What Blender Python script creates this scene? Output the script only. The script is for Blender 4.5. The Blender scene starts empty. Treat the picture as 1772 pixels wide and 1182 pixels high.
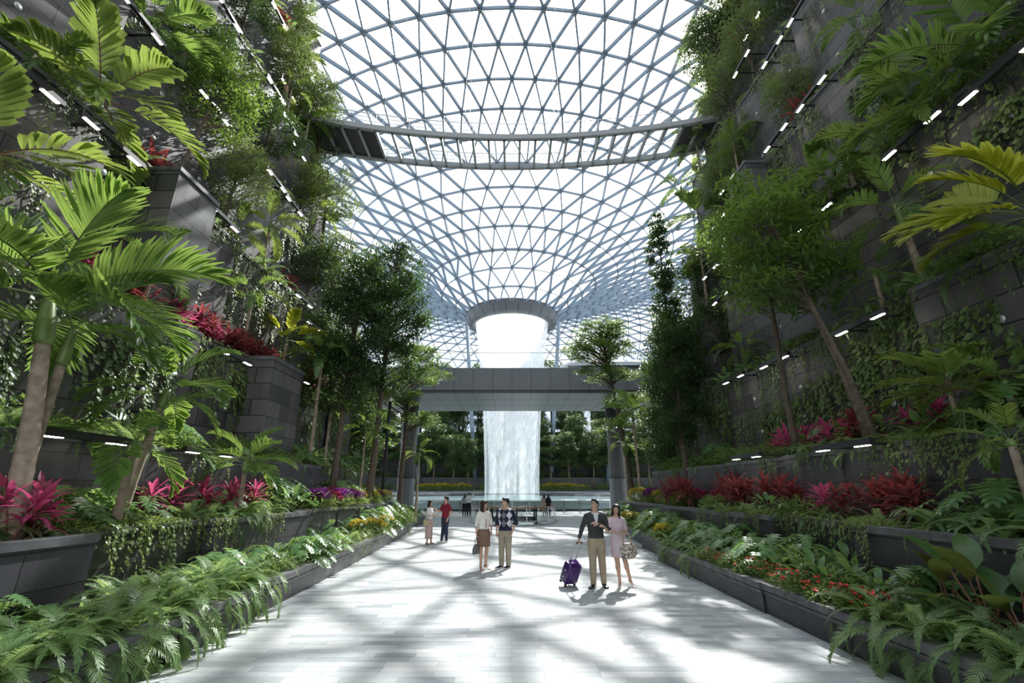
import bpy, bmesh, math, random
from math import sin, cos, tan, pi, radians as rad, atan2, sqrt, hypot
from mathutils import Vector, Matrix, Euler, noise

random.seed(11)
SC = bpy.context.scene
COL = SC.collection
F = 790.0; PIT = rad(18.0); EYE = 1.95
W = 65.0                       # distance from camera to the axis of the waterfall

def ray(px, py):
    a = (px-886)/F; b = (591-py)/F
    return Vector((a, cos(PIT)-sin(PIT)*b, sin(PIT)+cos(PIT)*b))
def at_x(px, py, X):
    r = ray(px, py); k = X/r.x; return Vector((X, r.y*k, EYE+r.z*k))
def at_z(px, py, Z):
    r = ray(px, py); k = (Z-EYE)/r.z; return Vector((r.x*k, r.y*k, Z))
def at_d(px, py, D):
    r = ray(px, py); k = D/r.y; return Vector((r.x*k, D, EYE+r.z*k))

# ------------------------------------------------------------------ mesh builder
class MB:
    def __init__(s): s.v=[]; s.f=[]; s.m=[]
    def add(s, vs, fs, m=0):
        b=len(s.v); s.v.extend(tuple(p) for p in vs)
        for q in fs: s.f.append(tuple(b+i for i in q)); s.m.append(m)
    def box(s, x0,x1,y0,y1,z0,z1, m=0):
        s.add([(x0,y0,z0),(x1,y0,z0),(x1,y1,z0),(x0,y1,z0),(x0,y0,z1),(x1,y0,z1),(x1,y1,z1),(x0,y1,z1)],
              [(3,2,1,0),(4,5,6,7),(0,1,5,4),(1,2,6,5),(2,3,7,6),(3,0,4,7)], m)
    def prism(s, plan, z0, z1, m=0):
        n=len(plan)
        a=sum(plan[i][0]*plan[(i+1)%n][1]-plan[(i+1)%n][0]*plan[i][1] for i in range(n))
        if a<0: plan=plan[::-1]
        vs=[(x,y,z0) for x,y in plan]+[(x,y,z1) for x,y in plan]
        fs=[tuple(range(n))[::-1], tuple(range(n,2*n))]+[(i,(i+1)%n,n+(i+1)%n,n+i) for i in range(n)]
        s.add(vs,fs,m)
    def beam(s, a, b, w, h, up=Vector((0,0,1)), m=0, caps=False):
        a=Vector(a); b=Vector(b); t=(b-a)
        if t.length<1e-6: return
        t.normalize(); side=t.cross(up)
        if side.length<1e-4: side=t.cross(Vector((1,0,0)))
        side.normalize(); u=side.cross(t).normalized()
        o=[side*(-w/2)+u*(-h/2), side*(w/2)+u*(-h/2), side*(w/2)+u*(h/2), side*(-w/2)+u*(h/2)]
        vs=[a+k for k in o]+[b+k for k in o]
        fs=[(0,1,5,4),(1,2,6,5),(2,3,7,6),(3,0,4,7)]
        if caps: fs+=[(3,2,1,0),(4,5,6,7)]
        s.add(vs,fs,m)
    def tube(s, pts, rad_, n=8, m=0, caps=True):
        pts=[Vector(p) for p in pts]; k=len(pts)
        if not isinstance(rad_,(list,tuple)): rad_=[rad_]*k
        ref=None; vs=[]
        for i,p in enumerate(pts):
            t=(pts[min(i+1,k-1)]-pts[max(i-1,0)])
            t=t.normalized() if t.length>1e-9 else Vector((0,0,1))
            if ref is None:
                ref=t.cross(Vector((0,0,1)))
                if ref.length<.05: ref=t.cross(Vector((1,0,0)))
                ref.normalize()
            ref=(ref-t*ref.dot(t)).normalized(); bi=t.cross(ref)
            for j in range(n):
                a=2*pi*j/n; vs.append(p+(ref*cos(a)+bi*sin(a))*rad_[i])
        fs=[(i*n+j,i*n+(j+1)%n,(i+1)*n+(j+1)%n,(i+1)*n+j) for i in range(k-1) for j in range(n)]
        if caps: fs+=[tuple(range(n))[::-1],tuple((k-1)*n+j for j in range(n))]
        s.add(vs,fs,m)
    def rings(s, rings, m=0, caps=True):
        """loft of closed rings with the same number of points"""
        n=len(rings[0]); vs=[p for r in rings for p in r]; k=len(rings)
        fs=[(i*n+j,i*n+(j+1)%n,(i+1)*n+(j+1)%n,(i+1)*n+j) for i in range(k-1) for j in range(n)]
        if caps: fs+=[tuple(range(n))[::-1],tuple((k-1)*n+j for j in range(n))]
        s.add(vs,fs,m)
    def lathe(s, prof, n=48, c=(0,0), m=0, a0=0, a1=2*pi):
        full=abs(a1-a0-2*pi)<1e-6; k=n if full else n+1
        vs=[(c[0]+r*cos(a0+(a1-a0)*j/n),c[1]+r*sin(a0+(a1-a0)*j/n),z) for r,z in prof for j in range(k)]
        fs=[]
        for i in range(len(prof)-1):
            for j in range(n):
                j2=(j+1)%k
                fs.append((i*k+j,i*k+j2,(i+1)*k+j2,(i+1)*k+j))
        s.add(vs,fs,m)
    def ball(s, c, r, n=10, k=6, m=0):
        rx,ry,rz=(r,r,r) if not isinstance(r,(tuple,list)) else r
        vs=[(c[0],c[1],c[2]-rz)]
        for i in range(1,k):
            t=pi*i/k
            for j in range(n):
                a=2*pi*j/n; vs.append((c[0]+rx*sin(t)*cos(a),c[1]+ry*sin(t)*sin(a),c[2]-rz*cos(t)))
        vs.append((c[0],c[1],c[2]+rz)); L=len(vs)-1
        fs=[(0,1+(j+1)%n,1+j) for j in range(n)]
        for i in range(k-2):
            for j in range(n): fs.append((1+i*n+j,1+i*n+(j+1)%n,1+(i+1)*n+(j+1)%n,1+(i+1)*n+j))
        b=1+(k-2)*n
        fs+=[(b+j,b+(j+1)%n,L) for j in range(n)]
        s.add(vs,fs,m)
    def mesh(s, name, mats, smooth=False):
        me=bpy.data.meshes.new(name); me.from_pydata(s.v,[],s.f)
        for mt in (mats if isinstance(mats,(list,tuple)) else [mats]): me.materials.append(mt)
        if any(s.m): me.polygons.foreach_set('material_index', s.m)
        if smooth: me.polygons.foreach_set('use_smooth',[True]*len(s.f))
        me.update(); return me
    def build(s, name, mats, parent=None, smooth=False):
        return link(name, s.mesh(name,mats,smooth), parent)

def link(name, data, parent=None):
    o=bpy.data.objects.new(name,data); COL.objects.link(o)
    if parent is not None: o.parent=parent
    return o
def tag(o, label=None, cat=None, group=None, kind=None):
    if label: o['label']=label
    if cat: o['category']=cat
    if group: o['group']=group
    if kind: o['kind']=kind
    return o
def thing(name, loc, label=None, cat=None, group=None, rz=0, sc=1):
    o=bpy.data.objects.new(name,None); COL.objects.link(o)
    o.location=loc; o.rotation_euler=(0,0,rz); o.scale=(sc,sc,sc); o.empty_display_size=.1
    return tag(o,label,cat,group)
def structure(o, label=None, cat=None):
    o['kind']='structure'; return tag(o,label,cat)
def smoothstep(a,b,x):
    t=max(0,min(1,(x-a)/(b-a))); return t*t*(3-2*t)
def lerp(a,b,t): return a+(b-a)*t
def interp(tab, x):
    if x<=tab[0][0]: return tab[0][1]
    for (x0,y0),(x1,y1) in zip(tab,tab[1:]):
        if x<=x1: return y0+(y1-y0)*(x-x0)/(x1-x0)
    return tab[-1][1]
ORD=['first','second','third','fourth','fifth','sixth','seventh','eighth','ninth','tenth','eleventh','twelfth','thirteenth','fourteenth','fifteenth','sixteenth','seventeenth','eighteenth','nineteenth','twentieth']

# ------------------------------------------------------------------ materials
def new_mat(name):
    m=bpy.data.materials.new(name); m.use_nodes=True
    nt=m.node_tree; nt.nodes.clear(); out=nt.nodes.new('ShaderNodeOutputMaterial')
    return m,nt,out
def N(nt, typ, **kw):
    n=nt.nodes.new(typ)
    for k,v in kw.items():
        if k.startswith('i_'): 
            key=k[2:].replace('_',' ')
            n.inputs[key].default_value=v
        else: setattr(n,k,v)
    return n
def L(nt,a,b): nt.links.new(a,b)
def ramp(nt, fac, stops):
    r=nt.nodes.new('ShaderNodeValToRGB'); e=r.color_ramp.elements
    while len(e)<len(stops): e.new(.5)
    for q,(p,c) in zip(e,stops):
        q.position=p; q.color=(*c,1) if len(c)==3 else c
    L(nt,fac,r.inputs[0]); return r.outputs[0]
def mixc(nt, fac, a, b, mode='MIX'):
    n=nt.nodes.new('ShaderNodeMix'); n.data_type='RGBA'; n.blend_type=mode
    for sock,val in ((n.inputs[0],fac),(n.inputs[6],a),(n.inputs[7],b)):
        if hasattr(val,'is_linked'): L(nt,val,sock)
        elif isinstance(val,(int,float)): sock.default_value=val
        else: sock.default_value=(*val,1) if len(val)==3 else val
    return n.outputs[2]
def math_(nt, op, a, b=None):
    n=nt.nodes.new('ShaderNodeMath'); n.operation=op
    for i,val in enumerate((a,b)):
        if val is None: continue
        if hasattr(val,'is_linked'): L(nt,val,n.inputs[i])
        else: n.inputs[i].default_value=val
    return n.outputs[0]
def plain(name, c, rough=.5, metal=0, spec=.5, var=.0, scale=8, bump=0, emis=0, emc=None):
    m,nt,out=new_mat(name); p=N(nt,'ShaderNodeBsdfPrincipled')
    p.inputs['Roughness'].default_value=rough; p.inputs['Metallic'].default_value=metal
    p.inputs['Specular IOR Level'].default_value=spec
    p.inputs['Base Color'].default_value=(*c,1)
    if var or bump:
        tc=N(nt,'ShaderNodeTexCoord'); nz=N(nt,'ShaderNodeTexNoise'); nz.inputs['Scale'].default_value=scale; nz.inputs['Detail'].default_value=4
        L(nt,tc.outputs['Object'],nz.inputs['Vector'])
        if var:
            L(nt,ramp(nt,nz.outputs['Fac'],[(.3,tuple(x*(1-var) for x in c)),(.7,tuple(min(1,x*(1+var)) for x in c))]),p.inputs['Base Color'])
        if bump:
            b=N(nt,'ShaderNodeBump'); b.inputs['Strength'].default_value=bump; b.inputs['Distance'].default_value=.02
            L(nt,nz.outputs['Fac'],b.inputs['Height']); L(nt,b.outputs[0],p.inputs['Normal'])
    if emis:
        p.inputs['Emission Color'].default_value=(*(emc or c),1); p.inputs['Emission Strength'].default_value=emis
    L(nt,p.outputs[0],out.inputs[0]); return m
def leaf_mat(name, c1, c2, tr, amt=.35, rough=.42, spec=.45, under=None):
    """c1..c2: colour differs from plant to plant and along each leaf; tr: colour of light through the leaf"""
    m,nt,out=new_mat(name)
    oi=N(nt,'ShaderNodeObjectInfo'); geo=N(nt,'ShaderNodeNewGeometry')
    nz=N(nt,'ShaderNodeTexNoise'); nz.inputs['Scale'].default_value=2.3
    L(nt,geo.outputs['Position'],nz.inputs['Vector'])
    f=math_(nt,'ADD',math_(nt,'MULTIPLY',oi.outputs['Random'],.45),math_(nt,'MULTIPLY',geo.outputs['Random Per Island'],.35))
    f=math_(nt,'ADD',f,math_(nt,'MULTIPLY',math_(nt,'SUBTRACT',nz.outputs['Fac'],.4),.7))
    col=mixc(nt,f,c1,c2)
    if under is not None: col=mixc(nt,geo.outputs['Backfacing'],under,col)
    p=N(nt,'ShaderNodeBsdfPrincipled'); p.inputs['Roughness'].default_value=rough; p.inputs['Specular IOR Level'].default_value=spec
    L(nt,col,p.inputs['Base Color'])
    t=N(nt,'ShaderNodeBsdfTranslucent')
    tr=tuple(min(.95,q*1.3) for q in tr); amt=min(.5,amt*1.2)
    L(nt,mixc(nt,math_(nt,'MULTIPLY',oi.outputs['Random'],.6),tr,tuple(a*.6+b*.4 for a,b in zip(tr,c2))),t.inputs['Color'])
    mx=N(nt,'ShaderNodeMixShader'); mx.inputs[0].default_value=amt
    L(nt,p.outputs[0],mx.inputs[1]); L(nt,t.outputs[0],mx.inputs[2]); L(nt,mx.outputs[0],out.inputs[0])
    return m
def stone(name, c_lo, c_hi, course, length, joint=.012, rough=.55, streak=.5, jc=(.012,.012,.014), squash=True):
    """coursed stone: world position, so every face of a wall carries level joints"""
    m,nt,out=new_mat(name); geo=N(nt,'ShaderNodeNewGeometry'); sp=N(nt,'ShaderNodeSeparateXYZ')
    L(nt,geo.outputs['Position'],sp.inputs[0])
    u=math_(nt,'ADD',sp.outputs[1],math_(nt,'MULTIPLY',sp.outputs[0],.73))
    cb=N(nt,'ShaderNodeCombineXYZ'); L(nt,u,cb.inputs[0]); L(nt,sp.outputs[2],cb.inputs[1])
    br=N(nt,'ShaderNodeTexBrick'); br.offset=.37; br.squash=1.0
    br.inputs['Scale'].default_value=1; br.inputs['Brick Width'].default_value=length; br.inputs['Row Height'].default_value=course
    br.inputs['Mortar Size'].default_value=joint; br.inputs['Mortar Smooth'].default_value=.1; br.inputs['Bias'].default_value=0
    br.inputs['Color1'].default_value=(0,0,0,1); br.inputs['Color2'].default_value=(1,1,1,1); br.inputs['Mortar'].default_value=(.5,.5,.5,1)
    L(nt,cb.outputs[0],br.inputs['Vector'])
    n1=N(nt,'ShaderNodeTexNoise'); n1.inputs['Scale'].default_value=1.1; n1.inputs['Detail'].default_value=6
    mp=N(nt,'ShaderNodeMapping'); mp.inputs['Scale'].default_value=(3.2,3.2,.35); L(nt,geo.outputs['Position'],mp.inputs[0]); L(nt,mp.outputs[0],n1.inputs['Vector'])
    n2=N(nt,'ShaderNodeTexNoise'); n2.inputs['Scale'].default_value=38; n2.inputs['Detail'].default_value=3; L(nt,geo.outputs['Position'],n2.inputs['Vector'])
    f=math_(nt,'ADD',math_(nt,'MULTIPLY',br.outputs['Color'],.45),math_(nt,'MULTIPLY',math_(nt,'SUBTRACT',n1.outputs['Fac'],.3),streak*1.4))
    f=math_(nt,'ADD',f,math_(nt,'MULTIPLY',math_(nt,'SUBTRACT',n2.outputs['Fac'],.5),.35))
    col=mixc(nt,f,c_lo,c_hi); col=mixc(nt,br.outputs['Fac'],col,jc)
    p=N(nt,'ShaderNodeBsdfPrincipled'); p.inputs['Roughness'].default_value=rough; L(nt,col,p.inputs['Base Color'])
    h=math_(nt,'SUBTRACT',math_(nt,'MULTIPLY',n2.outputs['Fac'],.12),br.outputs['Fac'])
    b=N(nt,'ShaderNodeBump'); b.inputs['Strength'].default_value=.5; b.inputs['Distance'].default_value=.02; L(nt,h,b.inputs['Height']); L(nt,b.outputs[0],p.inputs['Normal'])
    L(nt,p.outputs[0],out.inputs[0]); return m
def glass(name, tint=(.93,.97,.98), gloss=.08, rough=.02):
    m,nt,out=new_mat(name); t=N(nt,'ShaderNodeBsdfTransparent'); t.inputs[0].default_value=(*tint,1)
    g=N(nt,'ShaderNodeBsdfGlossy'); g.inputs['Roughness'].default_value=rough
    lw=N(nt,'ShaderNodeLayerWeight'); lw.inputs['Blend'].default_value=.5
    fr=math_(nt,'ADD',math_(nt,'MULTIPLY',math_(nt,'POWER',lw.outputs['Facing'],4),.6),gloss)
    mx=N(nt,'ShaderNodeMixShader'); L(nt,fr,mx.inputs[0]); L(nt,t.outputs[0],mx.inputs[1]); L(nt,g.outputs[0],mx.inputs[2])
    L(nt,mx.outputs[0],out.inputs[0]); return m

M={}
M['wall']=stone('dark_granite_wall',(.028,.028,.029),(.20,.19,.178),.52,1.25,.014)
M['planter']=stone('dark_slab_planter',(.03,.029,.034),(.105,.10,.115),.42,2.6,.008,rough=.45,streak=.7)
M['kerb']=stone('dark_slab_kerb',(.026,.025,.028),(.085,.082,.09),.36,2.2,.006,rough=.42,streak=.7)
M['coping']=plain('granite_coping',(.12,.12,.128),.5,var=.35,scale=5)
M['soil']=plain('planting_soil',(.035,.028,.02),.95,var=.5,scale=14,bump=.8)
M['steel']=plain('painted_steel',(.25,.32,.395),.45,spec=.5)
M['hub']=plain('steel_node',(.2,.24,.28),.5)
M['glass']=glass('roof_glass',(.94,.97,1.0),.03)
M['clearglass']=glass('parapet_glass',(.97,.985,.985),.012)
M['railglass']=glass('balustrade_glass',(.88,.95,.94),.07)
M['lampblack']=plain('black_powder_coat',(.022,.022,.025),.42)
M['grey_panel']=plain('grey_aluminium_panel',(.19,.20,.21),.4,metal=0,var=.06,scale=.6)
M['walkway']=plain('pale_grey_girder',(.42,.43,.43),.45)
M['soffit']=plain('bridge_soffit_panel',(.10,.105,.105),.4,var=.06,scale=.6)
M['joint']=plain('dark_joint',(.03,.03,.032),.7)
M['column']=plain('grey_column_cladding',(.12,.125,.12),.45,var=.05)
M['rim']=plain('rim_cladding',(.15,.165,.175),.45)
M['chrome']=plain('brushed_steel',(.55,.56,.57),.25,metal=1)
M['wood']=plain('handrail_wood',(.30,.13,.06),.4,var=.3,scale=12)
M['rubber']=plain('black_rubber',(.012,.012,.013),.35)
M['white_paint']=plain('white_paint',(.78,.80,.82),.35)
M['darkglass']=plain('dark_train_glass',(.03,.05,.055),.08)
M['led']=plain('lamp_diffuser',(1,.95,.86),.5,emis=9,emc=(1,.93,.82))
M['disc']=plain('anchor_disc',(.6,.62,.62),.2,metal=.3)
M['dark_panel']=plain('dark_soffit_panel',(.05,.045,.045),.6,var=.2)

def floor_mat():
    m,nt,out=new_mat('pale_stone_paving'); geo=N(nt,'ShaderNodeNewGeometry')
    def brick(w,h,off,rot):
        mp=N(nt,'ShaderNodeMapping'); mp.inputs['Location'].default_value=(off,off*.7,0); L(nt,geo.outputs['Position'],mp.inputs[0])
        br=N(nt,'ShaderNodeTexBrick'); br.offset=.41; br.squash=.8; br.squash_frequency=3
        for k,v in (('Scale',1),('Brick Width',w),('Row Height',h),('Mortar Size',.0035),('Mortar Smooth',.3),('Bias',0)): br.inputs[k].default_value=v
        br.inputs['Color1'].default_value=(0,0,0,1); br.inputs['Color2'].default_value=(1,1,1,1); br.inputs['Mortar'].default_value=(.4,.4,.4,1)
        L(nt,mp.outputs[0],br.inputs['Vector']); return br
    b=brick(.62,.155,0,0)
    mp=N(nt,'ShaderNodeMapping'); mp.inputs['Scale'].default_value=(1.2,5,1); L(nt,geo.outputs['Position'],mp.inputs[0])
    n1=N(nt,'ShaderNodeTexNoise'); n1.inputs['Scale'].default_value=2.4; n1.inputs['Detail'].default_value=7; n1.inputs['Roughness'].default_value=.65; L(nt,mp.outputs[0],n1.inputs['Vector'])
    n2=N(nt,'ShaderNodeTexNoise'); n2.inputs['Scale'].default_value=.5; n2.inputs['Detail'].default_value=3; L(nt,geo.outputs['Position'],n2.inputs['Vector'])
    f=math_(nt,'ADD',math_(nt,'MULTIPLY',b.outputs['Color'],.5),math_(nt,'MULTIPLY',n1.outputs['Fac'],.55))
    f=math_(nt,'ADD',f,math_(nt,'MULTIPLY',math_(nt,'SUBTRACT',n2.outputs['Fac'],.5),.3))
    col=ramp(nt,f,[(.12,(.22,.25,.27)),(.42,(.37,.395,.405)),(.72,(.50,.515,.51)),(1,(.61,.615,.595))])
    col=mixc(nt,math_(nt,'MULTIPLY',b.outputs['Fac'],.75),col,(.2,.22,.24))
    p=N(nt,'ShaderNodeBsdfPrincipled'); L(nt,col,p.inputs['Base Color']); p.inputs['Roughness'].default_value=.5; p.inputs['Specular IOR Level'].default_value=.35
    bp=N(nt,'ShaderNodeBump'); bp.inputs['Strength'].default_value=.35; bp.inputs['Distance'].default_value=.01
    L(nt,math_(nt,'SUBTRACT',n1.outputs['Fac'],b.outputs['Fac']),bp.inputs['Height']); L(nt,bp.outputs[0],p.inputs['Normal'])
    L(nt,p.outputs[0],out.inputs[0]); return m
M['floor']=floor_mat()

def water_mat():
    """falling sheet: drops and streaks, clear between them, denser in veils"""
    m,nt,out=new_mat('falling_water'); tc=N(nt,'ShaderNodeTexCoord'); geo=N(nt,'ShaderNodeNewGeometry')
    sp=N(nt,'ShaderNodeSeparateXYZ'); L(nt,geo.outputs['Position'],sp.inputs[0])
    def nz(sx,sz,det=3):
        mp=N(nt,'ShaderNodeMapping'); mp.inputs['Scale'].default_value=(sx,sx,sz); L(nt,tc.outputs['Object'],mp.inputs[0])
        n=N(nt,'ShaderNodeTexNoise'); n.inputs['Scale'].default_value=1; n.inputs['Detail'].default_value=det; n.inputs['Roughness'].default_value=.6
        L(nt,mp.outputs[0],n.inputs['Vector']); return n.outputs['Fac']
    a=nz(5.5,1.3,4); b=nz(2.2,.10,3); c=nz(1.0,.05,3)
    f=math_(nt,'ADD',math_(nt,'MULTIPLY',a,.5),math_(nt,'ADD',math_(nt,'MULTIPLY',b,.45),math_(nt,'MULTIPLY',math_(nt,'SUBTRACT',c,.5),1.0)))
    f=math_(nt,'ADD',f,.25)
    zz=N(nt,'ShaderNodeMapRange'); zz.inputs[1].default_value=0; zz.inputs[2].default_value=25; zz.inputs[3].default_value=-.10; zz.inputs[4].default_value=.12; L(nt,sp.outputs[2],zz.inputs[0])
    f=math_(nt,'ADD',f,zz.outputs[0])
    mr=N(nt,'ShaderNodeMapRange'); mr.inputs[1].default_value=.56; mr.inputs[2].default_value=.90; mr.inputs[3].default_value=.10; mr.inputs[4].default_value=.93; L(nt,f,mr.inputs[0])
    d=N(nt,'ShaderNodeBsdfDiffuse'); d.inputs[0].default_value=(.93,.95,.96,1)
    t=N(nt,'ShaderNodeBsdfTranslucent'); t.inputs[0].default_value=(.95,.97,.98,1)
    mx=N(nt,'ShaderNodeMixShader'); mx.inputs[0].default_value=.6; L(nt,d.outputs[0],mx.inputs[1]); L(nt,t.outputs[0],mx.inputs[2])
    tr=N(nt,'ShaderNodeBsdfTransparent'); m2=N(nt,'ShaderNodeMixShader'); L(nt,mr.outputs[0],m2.inputs[0]); L(nt,tr.outputs[0],m2.inputs[1]); L(nt,mx.outputs[0],m2.inputs[2])
    L(nt,m2.outputs[0],out.inputs[0]); return m
M['water']=water_mat()
# ------------------------------------------------------------------ camera, light, sky
cam=bpy.data.cameras.new('camera'); cam.sensor_width=36; cam.lens=36*F/1772; cam.clip_start=.05; cam.clip_end=600
co=bpy.data.objects.new('camera',cam); COL.objects.link(co); co.location=(0,0,EYE); co.rotation_euler=(pi/2+PIT,0,0); SC.camera=co
SUN_AZ=rad(20); SUN_EL=rad(46)
SUN=Vector((sin(SUN_AZ)*cos(SUN_EL),cos(SUN_AZ)*cos(SUN_EL),sin(SUN_EL)))
sl=bpy.data.lights.new('sun','SUN'); sl.energy=4.5; sl.angle=rad(.55); sl.color=(1,.965,.91)
so=bpy.data.objects.new('sun',sl); COL.objects.link(so); so.location=SUN*80; so.rotation_euler=SUN.to_track_quat('Z','Y').to_euler()
wd=bpy.data.worlds.new('sky'); SC.world=wd; wd.use_nodes=True; nt=wd.node_tree; nt.nodes.clear()
out=nt.nodes.new('ShaderNodeOutputWorld'); bg=nt.nodes.new('ShaderNodeBackground'); tc=N(nt,'ShaderNodeTexCoord')
mp=N(nt,'ShaderNodeMapping'); mp.inputs['Scale'].default_value=(1.6,1.6,3.2); L(nt,tc.outputs['Generated'],mp.inputs[0])
nz=N(nt,'ShaderNodeTexNoise'); nz.inputs['Scale'].default_value=1.7; nz.inputs['Detail'].default_value=8; nz.inputs['Roughness'].default_value=.6; L(nt,mp.outputs[0],nz.inputs['Vector'])
cloud=ramp(nt,nz.outputs['Fac'],[(.42,(.20,.235,.275)),(.54,(.34,.36,.38)),(.68,(1.35,1.31,1.27))])
dp=N(nt,'ShaderNodeVectorMath',operation='DOT_PRODUCT'); L(nt,tc.outputs['Generated'],dp.inputs[0]); dp.inputs[1].default_value=SUN
gl=math_(nt,'POWER',math_(nt,'MAXIMUM',dp.outputs['Value'],0),22)
skyc=mixc(nt,1,cloud,mixc(nt,gl,(0,0,0),(1.3,1.15,1.05)),'ADD')
L(nt,skyc,bg.inputs[0]); bg.inputs[1].default_value=1.9; L(nt,bg.outputs[0],out.inputs[0])
SC.view_settings.view_transform='Standard'; SC.view_settings.look='None'; SC.view_settings.exposure=.98; SC.view_settings.gamma=1
SC.view_settings.use_curve_mapping=False
cy=SC.cycles; cy.max_bounces=7; cy.diffuse_bounces=3; cy.glossy_bounces=3; cy.transmission_bounces=4; cy.transparent_max_bounces=24
cy.caustics_reflective=False; cy.caustics_refractive=False; cy.sample_clamp_indirect=4

# ------------------------------------------------------------------ floor with the escalator opening
EX0,EX1,ED0,ED1=-1.55,1.75,29.2,37.5
fm=MB()
for x0,x1,y0,y1 in ((-45,EX0,-12,100),(EX1,45,-12,100),(EX0,EX1,-12,ED0),(EX0,EX1,ED1,100)):
    fm.add([(x0,y0,0),(x1,y0,0),(x1,y1,0),(x0,y1,0)],[(0,1,2,3)])
structure(fm.build('floor',M['floor']),'pale grey stone plank paving of the walkway','floor')
pit=MB()
pit.add([(EX0,ED0,0),(EX1,ED0,0),(EX1,ED1,0),(EX0,ED1,0),(EX0,ED0,-6),(EX1,ED0,-6),(EX1,ED1,-6),(EX0,ED1,-6)],[(0,1,5,4),(1,2,6,5),(2,3,7,6),(3,0,4,7),(4,5,6,7)])
structure(pit.build('floor_opening',M['column']))

# ------------------------------------------------------------------ glass roof: a torus like shell of triangles round the oculus
PROF=[(.101,.3797),(.133,.403),(.166,.4288),(.197,.4530),(.249,.4735),(.288,.4882),(.3295,.5005),(.373,.515),(.417,.528),(.4603,.5405),(.5005,.5535),(.548,.560),(.5947,.5619)]
RINGS=[(r*W,z*W+EYE) for r,z in PROF]
OUT=[(41.7,38.35),(44.8,38.0),(48,37.3),(51.2,36.3),(54.4,35.0),(57.6,33.4),(60.8,31.5),(64,29.3),(67.2,26.8),(70.3,24.0),(73.2,20.9),(75.9,17.5),(78.3,13.9),(80.4,10.1),(82.2,6.2),(83.6,2.2),(84.3,0)]
RINGS+=OUT
def ringN(i): return 24 if i<3 else (48 if i<8 else 96)
steel=MB(); panes=MB(); hub=MB()
def rp(i,a):
    r,z=RINGS[i]; return Vector((r*cos(a),W+r*sin(a),z))
def nrm(i,a):
    i0=max(0,i-1); i1=min(len(RINGS)-1,i+1)
    dr=RINGS[i1][0]-RINGS[i0][0]; dz=RINGS[i1][1]-RINGS[i0][1]
    return Vector((-dz*cos(a),-dz*sin(a),dr)).normalized()
OFF={}; off=0.0
for i in range(len(RINGS)):
    n=ringN(i); OFF[i]=off
    # ring members
    m_=n
    if i+1<len(RINGS) and ringN(min(i+1,len(RINGS)-1))!=n: pass
    off=(off+.5)%1 if True else off
def ang(i,k,n): return -pi/2+2*pi*(k+OFF[i])/n
for i in range(len(RINGS)):
    n=ringN(i); big=(i in (3,8))
    h=.30 if n==96 else .34; wr=(.14 if n==96 and i<20 else .11) if not big else .22
    for k in range(n):
        a0=ang(i,k,n); a1=ang(i,k+1,n); p0=rp(i,a0); p1=rp(i,a1); nn=nrm(i,(a0+a1)/2)
        steel.beam(p0,p1,wr,h,nn)
        q=nrm(i,a0); hub.beam(p0+q*.18,p0-q*.32,.34,.34,Vector((-sin(a0),cos(a0),0)),caps=True)
    if i+1<len(RINGS):
        n2=ringN(i+1)
        if n2==n:
            for k in range(n):
                a=ang(i,k,n); p=rp(i,a); nn=nrm(i,a)
                # the two nodes of the next ring on either side
                d=OFF[i]-OFF[i+1]
                k0=k if d>0 else k-1
                q0=rp(i+1,ang(i+1,k0,n)); q1=rp(i+1,ang(i+1,k0+1,n))
                dw=.17 if (n==96 and i<20) else .13; steel.beam(p,q0,dw,.40,nn); steel.beam(p,q1,dw,.40,nn)
                panes.add([p,q1,q0],[(0,1,2)]); panes.add([p,rp(i,ang(i,k+1,n)),q1],[(0,1,2)])
        else:
            # the grid doubles: three members from every node
            OFF[i+1]=(OFF[i]*2)%1 if False else OFF[i+1]
            for k in range(n):
                a=ang(i,k,n); p=rp(i,a); nn=nrm(i,a)
                c=(k+OFF[i])*2-OFF[i+1]
                kk=[int(math.floor(c+x)) for x in (-.5,.5,1.5)]
                if abs(c-round(c))<.01: kk=[round(c)-1,round(c),round(c)+1]
                else: kk=[math.floor(c),math.floor(c)+1,math.floor(c)+2]
                qs=[rp(i+1,ang(i+1,x,n2)) for x in kk]
                for q in qs: steel.beam(p,q,.13,.32,nn)
                panes.add([p,qs[1],qs[0]],[(0,1,2)]); panes.add([p,qs[2],qs[1]],[(0,1,2)])
                panes.add([p,rp(i,ang(i,k+1,n)),qs[2]],[(0,1,2)])
ceil=structure(thing('ceiling',(0,W,0)),'curved glass and steel lattice roof funnelling down to the oculus','roof')
for mb,nm,mt in ((steel,'steel_lattice',M['steel']),(hub,'lattice_node',M['hub']),(panes,'glass_pane',M['glass'])):
    o=mb.build(nm,mt,ceil); o.location=(0,-W,0)
    if nm=='lattice_node': o['kind']='stuff'

# oculus rim
r0,z0=RINGS[0]
rim=MB(); rim.lathe([(r0+.35,z0+.55),(r0+.42,z0-.15),(r0+.05,z0-1.0),(r0-.55,z0-1.35),(r0-.95,z0-1.3),(r0-.95,z0+.4),(r0+.35,z0+.55)],96)
og=thing('oculus_rim',(0,W,0),'grey metal ring round the opening the waterfall drops through','ring')
rim.build('ring_cladding',M['rim'],og,True)
jm=MB()
for k in range(24):
    a=2*pi*(k+.5)/24
    for (ra,za),(rb,zb) in (((r0+.43,z0-.15),(r0+.06,z0-1.01)),((r0+.06,z0-1.01),(r0-.55,z0-1.36))):
        jm.beam((ra*cos(a),ra*sin(a),za),(rb*cos(a),rb*sin(a),zb),.035,.03)
jm.build('panel_joint',M['joint'],og)
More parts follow.
